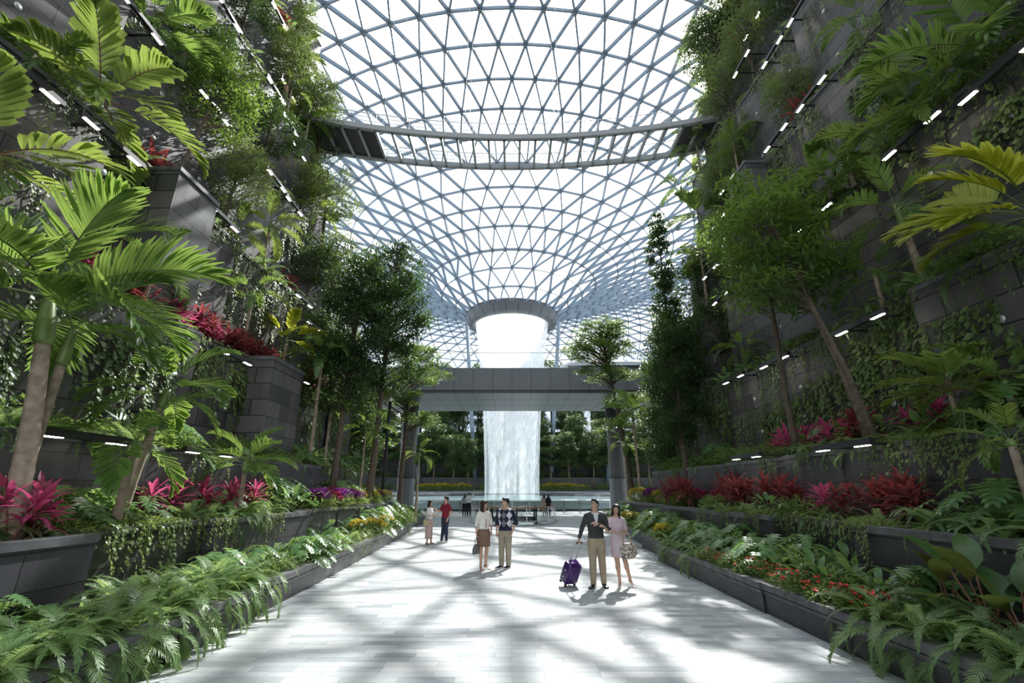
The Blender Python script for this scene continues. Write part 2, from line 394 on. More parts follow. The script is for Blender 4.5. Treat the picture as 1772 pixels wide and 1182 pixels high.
# clear weir lip behind the ring with the dashes of its nozzles
nz_=MB()
for k in range(120):
    if k%3==2: continue
    a=2*pi*k/120; rr=r0-1.05
    nz_.beam((rr*cos(a),rr*sin(a),z0-1.0),(rr*cos(a+.035),rr*sin(a+.035),z0-1.0),.05,.22,caps=True)
nz_.build('water_nozzle',M['hub'],og)['kind']='stuff'

# waterfall
WP=[(27.2,5.55),(25.5,5.45),(23,5.12),(20,4.8),(17,4.5),(13.5,4.2),(10,3.98),(6,3.8),(3,3.72),(.6,3.7)]
wf=MB(); zs=[z0-1.0-(z0-1.6)*t/60 for t in range(61)]
tab=sorted(WP)
prof=[(interp(tab,z),z) for z in zs]
wf.lathe(prof,96)
wt=thing('waterfall',(0,W,0),'tall white indoor waterfall dropping from the round roof opening','waterfall')
o=wf.build('water_sheet',M['water'],wt,True)
w2=MB(); w2.lathe([(r*.9-.15,z) for r,z in prof],72); w2.build('inner_veil',M['water'],wt,True)

# basin round the foot of the waterfall
PR=19.0
M['basin']=plain('pale_basin_wall',(.42,.50,.50),.12,spec=.7)
M['pool']=plain('pool_water',(.45,.55,.56),.12,spec=.6,var=.15,scale=3,bump=.3)
ba=thing('waterfall_basin',(0,W,0),'round pale basin wall that the waterfall lands in','basin')
b=MB(); b.lathe([(PR+.12,0),(PR+.12,.16)],128); b.build('plinth',M['rubber'],ba,True)
b=MB(); b.lathe([(PR+.02,.16),(PR+.02,.92),(PR-.18,.92),(PR-.3,.5)],128); b.build('wall',M['basin'],ba,True)
b=MB(); b.lathe([(PR-.2,.55),(.1,.55)],128); b.build('water_surface',M['pool'],ba,True)
b=MB(); b.lathe([(PR-.05,.92),(PR-.05,1.55)],128); b.build('glass_screen',M['railglass'],ba,True)
b=MB(); b.lathe([(PR+.0,1.55),(PR+.0,1.60),(PR-.1,1.60),(PR-.1,1.55)],128); b.build('top_rail',M['chrome'],ba,True)
# outer glass balustrade in front of the basin
gb=thing('glass_balustrade',(0,W,0),'long curved glass balustrade standing before the waterfall basin','balustrade')
a0,a1=-pi/2-.62,-pi/2+.62; R2=PR+3.4
b=MB(); b.lathe([(R2,.08),(R2,1.02)],60,a0=a0,a1=a1); b.build('glass_panel',M['railglass'],gb)
b=MB(); b.tube([(R2*cos(a0+(a1-a0)*k/60),R2*sin(a0+(a1-a0)*k/60),1.05) for k in range(61)],.03,8); b.build('handrail',M['chrome'],gb,True)
for k in range(19):
    a=a0+(a1-a0)*k/18; b=MB(); b.box(-.02,.02,-.05,.05,0,1.05); o=b.build('post',M['chrome'],gb); o.location=(R2*cos(a),R2*sin(a),0); o.rotation_euler=(0,0,a)

# ------------------------------------------------------------------ train bridge
BD0,BD1,BZ0,BZ1=37.6,47.0,9.65,11.75
br=thing('train_bridge',(0,BD0,0),'wide grey panel clad train bridge crossing in front of the waterfall','bridge')
HB=34
b=MB(); b.box(-HB,HB,.0,BD1-BD0,BZ0+.25,BZ1-.7); b.box(-HB,HB,.0,.2,BZ1-.7,BZ1); b.box(-HB,HB,BD1-BD0-.2,BD1-BD0,BZ1-.7,BZ1)
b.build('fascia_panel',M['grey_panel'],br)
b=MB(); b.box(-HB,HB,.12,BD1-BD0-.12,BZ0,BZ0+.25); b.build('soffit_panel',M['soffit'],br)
b=MB()
for k in range(-18,19):
    x=k*1.62
    b.box(x-.014,x+.014,-.012,.002,BZ0+.25,BZ1)
    b.box(x-.016,x+.016,.12,BD1-BD0-.12,BZ0-.006,BZ0+.002)
b.box(-HB,HB,3.0,3.03,BZ0-.006,BZ0+.002); b.box(-HB,HB,6.2,6.23,BZ0-.006,BZ0+.002)
b.build('panel_joint',M['joint'],br)
b=MB(); b.box(-HB,HB,.02,.14,BZ1,BZ1+.06); b.build('top_trim',M['rim'],br)
b=MB()
for k in range(-5,6):
    for y in (2.1,5.2):
        b.lathe([(.06,BZ0-.012),(.001,BZ0-.012)],10,c=(k*3.24+.8,y))
b.build('downlight',M['disc'],br)['kind']='stuff'
# glass parapet
b=MB(); b.box(-HB,HB,.06,.08,BZ1+.05,BZ1+1.4); b.build('parapet_glass',M['clearglass'],br)
b=MB(); b.tube([(-HB,.07,BZ1+1.42),(HB,.07,BZ1+1.42)],.03,6); b.build('parapet_rail',M['chrome'],br)
for sx,nm in ((-1,'left'),(1,'right')):
    c=thing('bridge_column',(sx*9.35,42.2,0),'stout round grey column under the train bridge, on the %s'%nm,'column')
    b=MB(); b.tube([(0,0,0),(0,0,2.9)],.74,40); b.build('lower_casing',M['grey_panel'],c,False)
    b=MB(); b.tube([(0,0,2.93),(0,0,BZ0)],.70,40); b.build('shaft',M['column'],c,True)
    b=MB(); b.tube([(0,0,2.9),(0,0,2.93)],.68,40); b.build('joint_ring',M['joint'],c)

# train on the bridge
t=thing('train',(3.25,42.3,BZ1-.45),'white train with dark windows crossing the bridge','train')
b=MB(); secs=[]
def tsec(x, top, wy):
    w=wy; return [Vector((x,-w,.05)),Vector((x,-w,top*.55)),Vector((x,-w*.93,top*.88)),Vector((x,-w*.7,top)),Vector((x,w*.7,top)),Vector((x,w*.93,top*.88)),Vector((x,w,top*.55)),Vector((x,w,.05))]
for x,top,wy in ((0,.5,.9),(.5,.95,1.1),(1.4,1.75,1.25),(2.2,2.15,1.3),(3,2.3,1.32),(14,2.3,1.32)): secs.append(tsec(x,top,wy))
b.rings(secs); b.build('car_body',M['white_paint'],t)
b=MB(); b.add([(2.3,-1.335,.75),(13.6,-1.335,.75),(13.6,-1.29,1.72),(1.9,-1.29,1.62)],[(0,1,2,3)]); b.build('side_window',M['darkglass'],t)
b=MB(); b.add([(.62,-.8,1.02),(.62,.8,1.02),(1.38,.85,1.66),(1.38,-.85,1.66)],[(0,1,2,3)]); o=b.build('windscreen',M['darkglass'],t); o.location=(-.06,0,.07)
b=MB()
for x in (4.6,6.6,8.6): b.box(x,x+.9,-1.36,-1.34,.8,.92)
M['amber']=plain('amber_strip',(.9,.5,.1),.4)
b.build('seat_strip',M['amber'],t)
b=MB(); b.box(.6,13.8,-1.0,1.0,-.02,.06); b.build('bogie_skirt',M['rubber'],t)

# ------------------------------------------------------------------ canopy walkway with the glass floor
CZ=23.05; cw=thing('canopy_bridge',(0,0,CZ),'slender curved grey footbridge with a glass floor high under the roof','footbridge')
def cpt(x,side): # side 0 near edge 1 far edge
    return Vector((x, 23.45-1.45*(x/11.5)**2+2.75*side, 0))
xs=[-12.4+24.8*k/25 for k in range(26)]
for side,nm in ((0,'near_girder'),(1,'far_girder')):
    b=MB()
    for xa,xb in zip(xs,xs[1:]): b.beam(cpt(xa,side)+Vector((0,0,.05)),cpt(xb,side)+Vector((0,0,.05)),.26,.34)
    b.build(nm,M['walkway'],cw)
gm=MB(); dm=MB(); dm2=MB(); rb=MB()
for i,(xa,xb) in enumerate(zip(xs,xs[1:])):
    q=[cpt(xa,0),cpt(xb,0),cpt(xb,1),cpt(xa,1)]
    (dm if i<4 else dm2 if i>22 else gm).add(q,[(0,1,2,3)])
for x in xs: rb.beam(cpt(x,0),cpt(x,1),.14,.22)
gm.build('glass_floor',glass('footbridge_floor_glass',(.92,.96,.98),.03),cw); dm.build('solid_floor',M['dark_panel'],cw); dm2.build('solid_floor',M['dark_panel'],cw)
for x in xs:
    b=MB(); b.beam(cpt(x,0)-cpt(x,0)*1,cpt(x,1)-cpt(x,0),.14,.24); o=b.build('cross_rib',M['walkway'],cw); o.location=cpt(x,0)
for side in (0,1):
    b=MB()
    for zz in (.55,.85,1.15):
        b.tube([cpt(x,side)+Vector((0,0,zz)) for x in xs],.018 if zz<1.1 else .03,6)
    b.build('railing',M['chrome'],cw,True)
    for x in xs[::2]:
        b=MB(); b.tube([(0,0,0),(0,0,1.15)],.02,6); o=b.build('rail_post',M['chrome'],cw); o.location=cpt(x,side)+Vector((0,0,.0))
# hangers
b=MB()
for x in (-8,-3,3,8):
    for sd in (0,1):
        p=cpt(x,sd); b.tube([p,p+Vector((0,0,14.2))],.012,5)
b.build('hanger_cable',M['chrome'],cw)

# ------------------------------------------------------------------ far slanted roof columns
for i,(xa,da,xb,db) in enumerate(((-6.9,92,-10.0,95),(-17.5,90,-21,95),(7.2,92,10.4,95),(18,90,21.5,95),(-4.6,100,-2.5,104),(-28,84,-33,88),(29,84,34,88))):
    c=thing('roof_column',(xa,da,0),'slanted pale steel column holding up the far roof, %s'%['just behind the waterfall','beside the far trees','just right of the waterfall','over the train','half hidden by falling water','at the far end','at the far right end'][i],'column')
    r=hypot(xb,db-W); zt=interp(RINGS,r)
    b=MB(); b.tube([(0,0,0),(xb-xa,db-da,zt)],.42,14); b.build('shaft',M['steel'],c,True)
    b=MB(); b.tube([(0,0,0),(0,0,.5)],.7,14); b.build('base',M['column'],c,True)
# ------------------------------------------------------------------ terraced walls on both sides
# (face distance from the axis, foot, top)
TIERS=[(4.25,0,.46),(5.55,0,1.40),(7.2,0,2.80),(8.6,0,6.0),(9.5,0,10.0),(10.45,0,14.8),(11.45,0,20.2),(12.45,0,26.2),(13.5,0,31.5)]
WEND=24.0
ledge_name=['kerb','low','middle','first','second','third','fourth','fifth','top']
def seglist(tier, s):
    """segments along the wall: (d0,d1,x0,x1): face distance at both ends"""
    X=TIERS[tier][0]; rnd=random.Random(tier*7+(3 if s>0 else 0))
    if tier==0:
        if s<0: return [(-4,2.2,X,X),(2.2,8,X-.08,X-.2),(8,13.6,X-.1,X+.1),(13.6,19,X+.12,X+.42),(19,24.5,X+.45,X+.75)]
        return [(-4,2.5,X+.1,X+.05),(2.5,8.6,X,X-.02),(8.6,14.6,X-.05,X),(15.3,17.6,X+.35,X+.35),(18.2,24.5,X+.7,X+.9)]
    if tier==1:
        if s<0: return [(-4,2.6,X-.1,X-.3),(2.6,6.5,X+.15,X-.10),(6.5,9.6,X+.55,X+.45),(9.6,13.2,X+.22,X-.05),(13.2,16.6,X+.55,X+.4),(16.6,20,X+.35,X+.1),(20,24.3,X+.3,X+.45)]
        return [(-4,3,X+.1,X-.1),(3,8.2,X+.35,X+.1),(8.2,11,X+.5,X+.4),(11,14.6,X+.2,X-.05),(14.6,18.4,X+.4,X+.1),(18.4,24.3,X+.5,X+.2)]
    segs=[]; d=-6.0+rnd.uniform(-1,0); 
    while d<WEND-.1:
        l=rnd.uniform(3.4,5.4) if tier>2 else rnd.uniform(3,4.6)
        e=d+l
        if WEND-e<1.8: e=WEND
        a=rnd.uniform(.25,.5) if tier>2 else rnd.uniform(.15,.3)
        segs.append((d,e,X+a*.6,X-a*.5)); d=e
    return segs
SEGS={}
def face_x(tier,s,d):
    for d0,d1,x0,x1 in SEGS[(tier,s)]:
        if d0<=d<=d1: return s*lerp(x0,x1,(d-d0)/(d1-d0))
    return s*TIERS[tier][0]
for s,side in ((-1,'left'),(1,'right')):
    for t,(X,zf,zt) in enumerate(TIERS):
        SEGS[(t,s)]=seglist(t,s)
        back=X+ (2.6 if t else 2.4)
        zlow=0 if t==0 else TIERS[t-1][2]-.04
        if t>2:
            root=structure(thing('wall_'+side,(0,0,0)),'tall dark granite retaining wall on the %s, %s planted ledge up'%(side,ledge_name[t]),'wall')
        nseg=len(SEGS[(t,s)])
        for j,(d0,d1,x0,x1) in enumerate(SEGS[(t,s)]):
            if t<=2:
                nm=['kerb','lower','middle'][t]
                place='%s from the near end'%ORD[j] if j else 'nearest the camera'
                root=thing('stone_planter',(s*(x0+x1)/2,(d0+d1)/2,0),'dark stone planter box, %s row on the %s, %s'%(nm,side,place),'planter','dark stone planter boxes')
            cx,cy=root.location.x,root.location.y
            mt=M['wall'] if t>2 else (M['planter'] if t else M['kerb'])
            P=lambda q:[(x-cx,y-cy) for x,y in q]
            b=MB(); b.prism(P([(s*x0,d0),(s*x1,d1),(s*back,d1),(s*back,d0)]),zlow,zt-.10); 
            b.build('body' if t<3 else 'stone_face',mt,root)
            b=MB(); b.prism(P([(s*(x0-.035),d0),(s*(x1-.035),d1),(s*(x1+.24),d1),(s*(x0+.24),d0)]),zt-.10,zt)
            if t==0: b.prism(P([(s*(x0-.018),d0),(s*(x1-.018),d1),(s*(x1+.1),d1),(s*(x0+.1),d0)]),zt-.165,zt-.12)
            b.build('coping',M['coping'],root)
            b=MB(); b.prism(P([(s*(x0+.24),d0),(s*(x1+.24),d1),(s*back,d1),(s*back,d0)]),zt-.10,zt-.04); b.build('soil_bed',M['soil'],root)
    # backing hill behind the terraces
    b=MB(); b.prism([(s*14.4,-8),(s*14.4,WEND),(s*20,WEND+3),(s*26,WEND+3),(s*26,-8)],0,33)
    structure(b.build('wall_'+side,M['wall']),'back of the %s terrace wall'%side,'wall')
# piers that stand proud of the walls
def pier(s, d, t, w, proud, drop, lab):
    X=abs(face_x(t,s,d)); zt=TIERS[t][2]
    o=structure(thing('wall_'+('left' if s<0 else 'right')+'_pier',(s*X,d,0)),lab,'pier')
    b=MB(); b.box(*sorted((-s*proud,s*.8)),-w/2,w/2,zt-drop,zt-.02); b.build('stone_block',M['wall'],o)
    b=MB(); b.box(*sorted((-s*(proud+.04),s*.8)),-w/2-.04,w/2+.04,zt-.02,zt+.1); b.build('coping',M['coping'],o)
pier(-1,10.9,4,1.6,.75,4.2,'square granite pier standing proud of the upper left wall')
pier(-1,15.4,3,2.2,.75,3.4,'square granite pier with a planted top, low on the left wall')
pier(1,16.4,5,1.5,.8,4.6,'square granite pier standing proud of the upper right wall')
pier(1,20.4,4,1.5,.7,4.2,'square granite pier near the far end of the right wall')

# ------------------------------------------------------------------ strip lights on brackets along the ledges
LIGHTS=[]
def strip_light(p, s, yaw, sc, row):
    o=thing('wall_light',p,None,'wall light','twin strip wall lights',rz=yaw,sc=sc); LIGHTS.append((row,p.y,o))
    # local: y along the wall, x towards the path
    if not hasattr(strip_light,'d'):
        b=MB(); b.box(-.05,.05,-.85,.85,-.045,.06); b.box(-.03,.03,-.83,.83,.06,.075); h=b.mesh('housing',M['lampblack'])
        b=MB(); b.box(-.04,.04,-.17,.17,-.012,0); b2=b.mesh('lamp',M['led'])
        b=MB(); b.box(-.02,.02,-.03,.03,-.03,.03); b.box(-.9,-.0,-.03,.03,-.02,.02); b3=b.mesh('bracket',M['lampblack'])
        strip_light.d=(h,b2,b3)
    h,l,k=strip_light.d
    link('housing',h,o)
    for y in (-.58,.58): q=link('lamp',l,o); q.location=(0,y,-.045)
    for y in (-.5,.5): q=link('bracket',k,o); q.location=(-.03,y,0)
def light_px(px,py,s,t,out_=.55,sc=1,yaw=0):
    X=TIERS[t][0]-out_; p=at_x(px,py,s*X); 
    strip_light(p,s,(0 if s<0 else pi)+(-s)*yaw*-1,sc,(s,t))
for px,py,t in ((35,118,4),(198,245,4),(388,377,4),(245,30,5),(373,186,5),(479,312,5),(510,356,5),(396,22,6),(478,156,6),(518,260,6),(500,155,7),(484,28,7),(503,215,6),(410,618,3),(520,655,3),(150,757,2),(365,783,2),(527,520,4),(545,565,4)):
    light_px(px,py,-1,t)
for px,py,t in ((1725,122,4),(1573,235,4),(1408,375,4),(1402,162,5),(1341,238,5),(1258,318,5),(1243,382,5),(1382,12,6),(1335,90,6),(1300,45,7),(1282,110,6),(1485,560,3),(1338,625,3),(1268,655,3),(1455,772,2),(1290,790,2),(1246,515,4),(1228,470,4)):
    light_px(px,py,1,t)
byrow={}
for row,y,o in LIGHTS: byrow.setdefault(row,[]).append((y,o))
for (s,t),l in byrow.items():
    l.sort(key=lambda q:q[0])
    for i,(y,o) in enumerate(l):
        o['label']='twin strip light under the %s ledge, %s wall, %s'%({2:'lowest',3:'second lowest',4:'third',5:'fourth',6:'fifth',7:'highest'}[t],'left' if s<0 else 'right',('nearest the camera' if i==0 else ORD[i]+' from near end'))

# round wire anchors on the walls
b=MB(); b.lathe([(.075,0),(.07,.02),(.001,.025)],14); b.tube([(0,0,-.08),(0,0,.01)],.012,6); disc=b.mesh('wire_anchor',M['disc'],True)
rnd=random.Random(5)
for s in (-1,1):
    for t in (3,4,5,6):
        z0=TIERS[t-1][2]+.7; z1=TIERS[t][2]-.7
        n={3:12,4:20,5:18,6:14}[t]
        for k in range(n):
            d=6+ (17)*((k//2)+.5)/(n/2)+rnd.uniform(-.1,.1); z=lerp(z0,z1,.25+.5*(k%2))+rnd.uniform(-.2,.2)
            o=link('wire_anchor',disc); o.location=(face_x(t,s,d)-s*.075,d,z); o.rotation_euler=(0,-s*pi/2,0)
            tag(o,'small round trellis anchor below the %s ledge, %s wall, %s row, %s from near end'%(ledge_name[t],'left' if s<0 else 'right','upper' if k%2 else 'lower',ORD[k//2]),'anchor','trellis anchors %s %s'%('left' if s<0 else 'right',ledge_name[t]))
# ------------------------------------------------------------------ leaf materials
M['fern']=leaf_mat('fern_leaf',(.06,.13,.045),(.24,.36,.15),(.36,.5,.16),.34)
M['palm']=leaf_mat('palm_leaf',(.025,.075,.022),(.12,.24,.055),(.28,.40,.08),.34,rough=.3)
M['palm_lit']=leaf_mat('sunlit_palm_leaf',(.05,.115,.022),(.17,.25,.06),(.27,.345,.07),.38,rough=.33)  # brighter copy of the palm leaf, its sunlit look put into the colour
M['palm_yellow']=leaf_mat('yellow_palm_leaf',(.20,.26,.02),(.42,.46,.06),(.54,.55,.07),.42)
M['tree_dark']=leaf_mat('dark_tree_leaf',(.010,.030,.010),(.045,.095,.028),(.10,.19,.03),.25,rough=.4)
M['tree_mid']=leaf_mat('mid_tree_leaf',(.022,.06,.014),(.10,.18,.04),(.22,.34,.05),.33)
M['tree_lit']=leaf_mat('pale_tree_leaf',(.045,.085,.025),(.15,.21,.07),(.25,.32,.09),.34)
M['far_leaf']=leaf_mat('forest_leaf',(.02,.05,.02),(.09,.16,.055),(.15,.24,.06),.3)
M['pink']=leaf_mat('pink_leaf',(.05,.015,.03),(.60,.07,.22),(.6,.10,.22),.36)
M['red']=leaf_mat('dark_red_leaf',(.018,.016,.016),(.23,.045,.05),(.42,.09,.08),.32)
M['philo']=leaf_mat('lobed_leaf',(.04,.12,.035),(.18,.33,.12),(.3,.46,.12),.3,rough=.32)
M['bigleaf']=leaf_mat('broad_leaf',(.02,.06,.02),(.07,.15,.04),(.2,.3,.05),.25,rough=.3,under=(.09,.035,.02))
M['ivy']=leaf_mat('ivy_leaf',(.06,.11,.03),(.28,.36,.14),(.32,.42,.09),.35)
M['shrub']=leaf_mat('shrub_leaf',(.04,.09,.025),(.18,.27,.08),(.24,.34,.07),.3)
M['grassy']=leaf_mat('fine_leaf',(.06,.12,.03),(.22,.30,.10),(.36,.46,.12),.38)
M['bark']=plain('tree_bark',(.11,.085,.06),.85,var=.4,scale=9,bump=.6)
M['palm_bark']=plain('palm_trunk',(.34,.265,.20),.8,var=.35,scale=7,bump=.4)
M['crownshaft']=plain('green_crownshaft',(.13,.20,.05),.4,var=.3,scale=5)
M['stalk']=plain('green_stalk',(.10,.15,.04),.5,var=.3)
M['redstalk']=plain('reddish_stalk',(.20,.09,.05),.5,var=.3)
M['vine_stem']=plain('vine_stem',(.10,.085,.05),.8)
M['redflower']=plain('red_flower',(.72,.03,.025),.5,var=.2)
M['yellowflower']=plain('yellow_flower',(.86,.68,.06),.5,var=.2)
M['purpleflower']=plain('purple_flower',(.38,.05,.40),.5,var=.35,scale=20)
M['pinkflower']=plain('magenta_flower',(.62,.05,.22),.5,var=.3,scale=20)

ZUP=Vector((0,0,1))
def blade(mb, p, d, side, Ln, wd, droop=.3, segs=3, shape=(.35,1,.8,.05), fold=0, m=0, r=random):
    """one leaf: a strip that bends down along its length; fold lifts the two halves"""
    p=Vector(p); d=Vector(d).normalized(); side=Vector(side).normalized(); st=Ln/segs; vs=[]
    for i in range(segs+1):
        t=i/segs; k=t*(len(shape)-1); a=int(min(k,len(shape)-2)); w=wd*.5*lerp(shape[a],shape[a+1],k-a)
        n=side.cross(d)
        if n.z<0: n=-n
        if fold: vs+= [p-side*w+n*w*fold, p, p+side*w+n*w*fold]
        else: vs+=[p-side*w,p+side*w]
        p=p+d*st
        ax=d.cross(ZUP)
        if ax.length>.05 and droop:
            d=(Matrix.Rotation(-droop/segs,3,ax.normalized()) @ d)
    if fold: fs=[q for i in range(segs) for q in ((3*i,3*i+1,3*i+4,3*i+3),(3*i+1,3*i+2,3*i+5,3*i+4))]
    else: fs=[(2*i,2*i+1,2*i+3,2*i+2) for i in range(segs)]
    mb.add(vs,fs,m)
def frond_path(Ln, droop, n, start=0, power=1.3):
    pts=[Vector((0,0,0))]; tans=[]; a=start
    for i in range(n):
        t=(i+.5)/n; a=start-droop*(t**power)
        d=Vector((cos(a),0,sin(a))); tans.append(d); pts.append(pts[-1]+d*(Ln/n))
    tans.append(tans[-1]); return pts,tans
def pinnate(seed, Ln=2.0, n=30, ll=.5, lw=.04, droop=1.3, t0=.22, sweep=.9, hang=.5, vee=.35, shape=(.5,1,.85,.05), segs=3, rr=.014, missing=.03, prof=(.55,1,1,.75,.35), fold=0):
    """feather frond along +x, leaf mats: 0 leaflets, 1 midrib"""
    R=random.Random(seed); mb=MB(); K=18; pts,tn=frond_path(Ln,droop,K)
    mb.tube(pts,[rr*(1-.8*i/K) for i in range(K+1)],5,1)
    for i in range(n):
        t=t0+(1-t0)*(i+.5)/n; k=t*K; a=min(int(k),K-1); p=pts[a].lerp(pts[a+1],k-a); d=tn[a]
        u=(t-t0)/(1-t0); q=u*(len(prof)-1); b=min(int(q),len(prof)-2); sc=lerp(prof[b],prof[b+1],q-b)
        for s in (-1,1):
            if R.random()<missing: continue
            sw=sweep*(1-.75*u)+R.uniform(-.09,.09)
            side=Vector((0,s,0)); nz=d.cross(Vector((0,1,0))); nz=-nz if nz.z<0 else nz
            dr=(d*cos(sw)*.9+side*sin(sw)+nz*(vee*(1-u*.6)+R.uniform(-.06,.06)))
            if u>.93: dr=d+side*.3
            sd=(d*sin(sw)-side*cos(sw))
            blade(mb,p,dr,sd-nz*.2*s*0,ll*sc*R.uniform(.9,1.08),lw*R.uniform(.85,1.1),hang*R.uniform(.6,1.4),segs,shape,fold)
    return mb
def frond_meshes(kind, mats, seeds, **kw):
    return [pinnate(sd,**kw).mesh(kind,mats,False) for sd in seeds]
FR={}
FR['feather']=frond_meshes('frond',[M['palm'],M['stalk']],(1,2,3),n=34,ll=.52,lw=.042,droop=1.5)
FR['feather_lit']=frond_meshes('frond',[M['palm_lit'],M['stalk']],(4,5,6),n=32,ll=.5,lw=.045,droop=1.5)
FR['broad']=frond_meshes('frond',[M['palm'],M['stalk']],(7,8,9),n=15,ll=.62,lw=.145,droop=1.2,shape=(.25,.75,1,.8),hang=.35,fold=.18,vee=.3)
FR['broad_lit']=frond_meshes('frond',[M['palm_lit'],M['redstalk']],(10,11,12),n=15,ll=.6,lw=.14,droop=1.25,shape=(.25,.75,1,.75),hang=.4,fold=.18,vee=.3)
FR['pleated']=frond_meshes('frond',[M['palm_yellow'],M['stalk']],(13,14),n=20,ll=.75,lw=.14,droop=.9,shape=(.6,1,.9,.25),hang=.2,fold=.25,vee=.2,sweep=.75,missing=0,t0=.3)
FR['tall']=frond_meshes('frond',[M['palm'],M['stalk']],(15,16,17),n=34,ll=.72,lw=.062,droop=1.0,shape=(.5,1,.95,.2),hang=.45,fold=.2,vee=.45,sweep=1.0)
FR['dull']=frond_meshes('frond',[M['tree_mid'],M['stalk']],(18,19,20),n=30,ll=.45,lw=.05,droop=1.6)
FR['fern']=[pinnate(30+k,Ln=.8,n=34,ll=.10,lw=.0165,droop=1.9+.15*k,t0=.08,sweep=1.25,hang=.25,vee=.12,shape=(.9,1,.75,.1),segs=2,rr=.004,missing=.02,prof=(.6,1,1,.9,.7,.3)).mesh('frond',[M['fern'],M['stalk']]) for k in range(3)]
PLANTS=[]
def reg(o, phrase, unit): PLANTS.append((o,phrase,unit,o.location.y)); return o
def attach_fronds(root, z, fr, n, Ln, elev=(1.2,-.25), R=random, base=2.0, twist=.25, r0=.05, lean=(0,0), az0=None, arc=2*pi, roll=0):
    """whorl of fronds, the young ones upright and the old ones hanging"""
    az=R.uniform(0,6.28) if az0 is None else az0
    for i in range(n):
        t=i/max(1,n-1); el=lerp(elev[0],elev[1],t**.85)+R.uniform(-.1,.1); 
        a=(az+i*2.39996) if arc>6 else az-arc/2+arc*((i*.618)%1)
        o=link('frond',R.choice(fr),root)
        s=Ln/base*R.uniform(.82,1.08)*(1-.12*abs(t-.5))
        o.matrix_local=Matrix.Translation((lean[0]+cos(a)*r0,lean[1]+sin(a)*r0,z-t*.12)) @ Matrix.Rotation(a,4,'Z') @ Matrix.Rotation(-el,4,'Y') @ Matrix.Rotation(roll+R.uniform(-twist,twist),4,'X') @ Matrix.Diagonal((s,s,s,1))
def palm(loc, H, fr, n, Ln, phrase, unit, tr=.06, shaft=.5, lean=(0,0), seed=0, elev=(1.25,-.2), bark='palm_bark', cat='palm', az0=None, arc=2*pi, twist=.25, name='palm_tree', roll=0):
    R=random.Random(seed*31+7)
    o=thing(name,loc,None,cat); reg(o,phrase,unit)
    K=10; pts=[]; 
    for i in range(K+1):
        t=i/K; pts.append(Vector((lean[0]*t**1.4,lean[1]*t**1.4,H*t)))
    if H>.25:
        mb=MB(); fine=[]; rr=[]
        nn=max(8,int(H/.09))
        for i in range(nn+1):
            t=i/nn; k=t*K; a=min(int(k),K-1); fine.append(pts[a].lerp(pts[a+1],k-a)); rr.append(tr*(1.25-.4*t)*(1+(.06 if i%2 else 0))+ (tr*.35*max(0,1-t*8)))
        mb.tube(fine,rr,10); mb.build('trunk',M[bark],o,True)
    top=pts[-1]
    if shaft:
        d=(pts[-1]-pts[-2]).normalized() if H>.25 else ZUP
        mb=MB(); q=[top+d*shaft*t for t in (0,.1,.35,.7,1)]; mb.tube(q,[tr*.95,tr*1.25,tr*1.15,tr*.85,tr*.5],10); mb.build('crownshaft',M['crownshaft'],o,True); top=q[-1]
    attach_fronds(o,top.z,fr,n,Ln,elev,R,lean=(top.x,top.y),r0=tr*.4,az0=az0,arc=arc,twist=twist,roll=roll)
    return o

# ------------------------------------------------------------------ small plants, one prototype of each kind
def whole_fern(seed, n=22):
    """one mesh fern for the smaller copies"""
    R=random.Random(seed); mb=MB()
    for i in range(n):
        me=R.choice(FR['fern']); a=i*2.39996+R.uniform(-.3,.3); t=i/(n-1); el=lerp(1.25,-.05,t)+R.uniform(-.15,.15); s=R.uniform(.75,1.15)
        mt=Matrix.Rotation(a,4,'Z')@Matrix.Rotation(-el,4,'Y')@Matrix.Rotation(R.uniform(-.4,.4),4,'X')@Matrix.Diagonal((s,s,s,1))
        b=len(mb.v); mb.v.extend(tuple(mt@v.co) for v in me.vertices)
        for p in me.polygons: mb.f.append(tuple(b+k for k in p.vertices)); mb.m.append(p.material_index)
    return mb.mesh('fern',[M['fern'],M['stalk']])
PROTO={}
PROTO['fern']=[whole_fern(s) for s in (1,2,3,4)]
def lobed_leaf(mb, p, d, up, S, R, lobes=5):
    """deeply lobed philodendron leaf: midrib with pointed lobes on either side"""
    d=Vector(d).normalized(); side=d.cross(up).normalized(); n=side.cross(d).normalized(); p=Vector(p)
    for i in range(lobes+1):
        t=i/lobes; q=p+d*S*.75*t - n*.12*S*t*t
        for s in (-1,1):
            ang_=1.9-1.5*t; dr=d*cos(ang_)+side*s*sin(ang_)+n*.05
            blade(mb,q,dr,d*sin(ang_)-side*s*cos(ang_),S*(.52-.14*abs(t-.35))*R.uniform(.85,1.1),S*.19,.55,3,(.8,1,.75,.1))
    blade(mb,p-d*.05*S,d,side,S*1.05,S*.3,.5,3,(.5,.8,.6,.05))
def philodendron(seed, n=16, S=.30, st=.5):
    R=random.Random(seed); lv=MB(); sk=MB()
    for i in range(n):
        a=i*2.39996; t=i/(n-1); el=lerp(1.35,.25,t)+R.uniform(-.12,.12); l=st*R.uniform(.75,1.2)
        d=Vector((cos(a)*cos(el),sin(a)*cos(el),sin(el))); tip=d*l; mid=d*l*.5+Vector((0,0,.05))
        sk.tube([Vector((0,0,0)),mid,tip],[.008,.006,.005],5)
        h=Vector((cos(a),sin(a),-.35-.3*R.random())); lobed_leaf(lv,tip,h,ZUP,S*R.uniform(.8,1.2),R)
    return lv.mesh('leaves',M['philo']),sk.mesh('stalks',M['stalk'])
PROTO['philodendron']=[philodendron(s) for s in (1,2,3)]
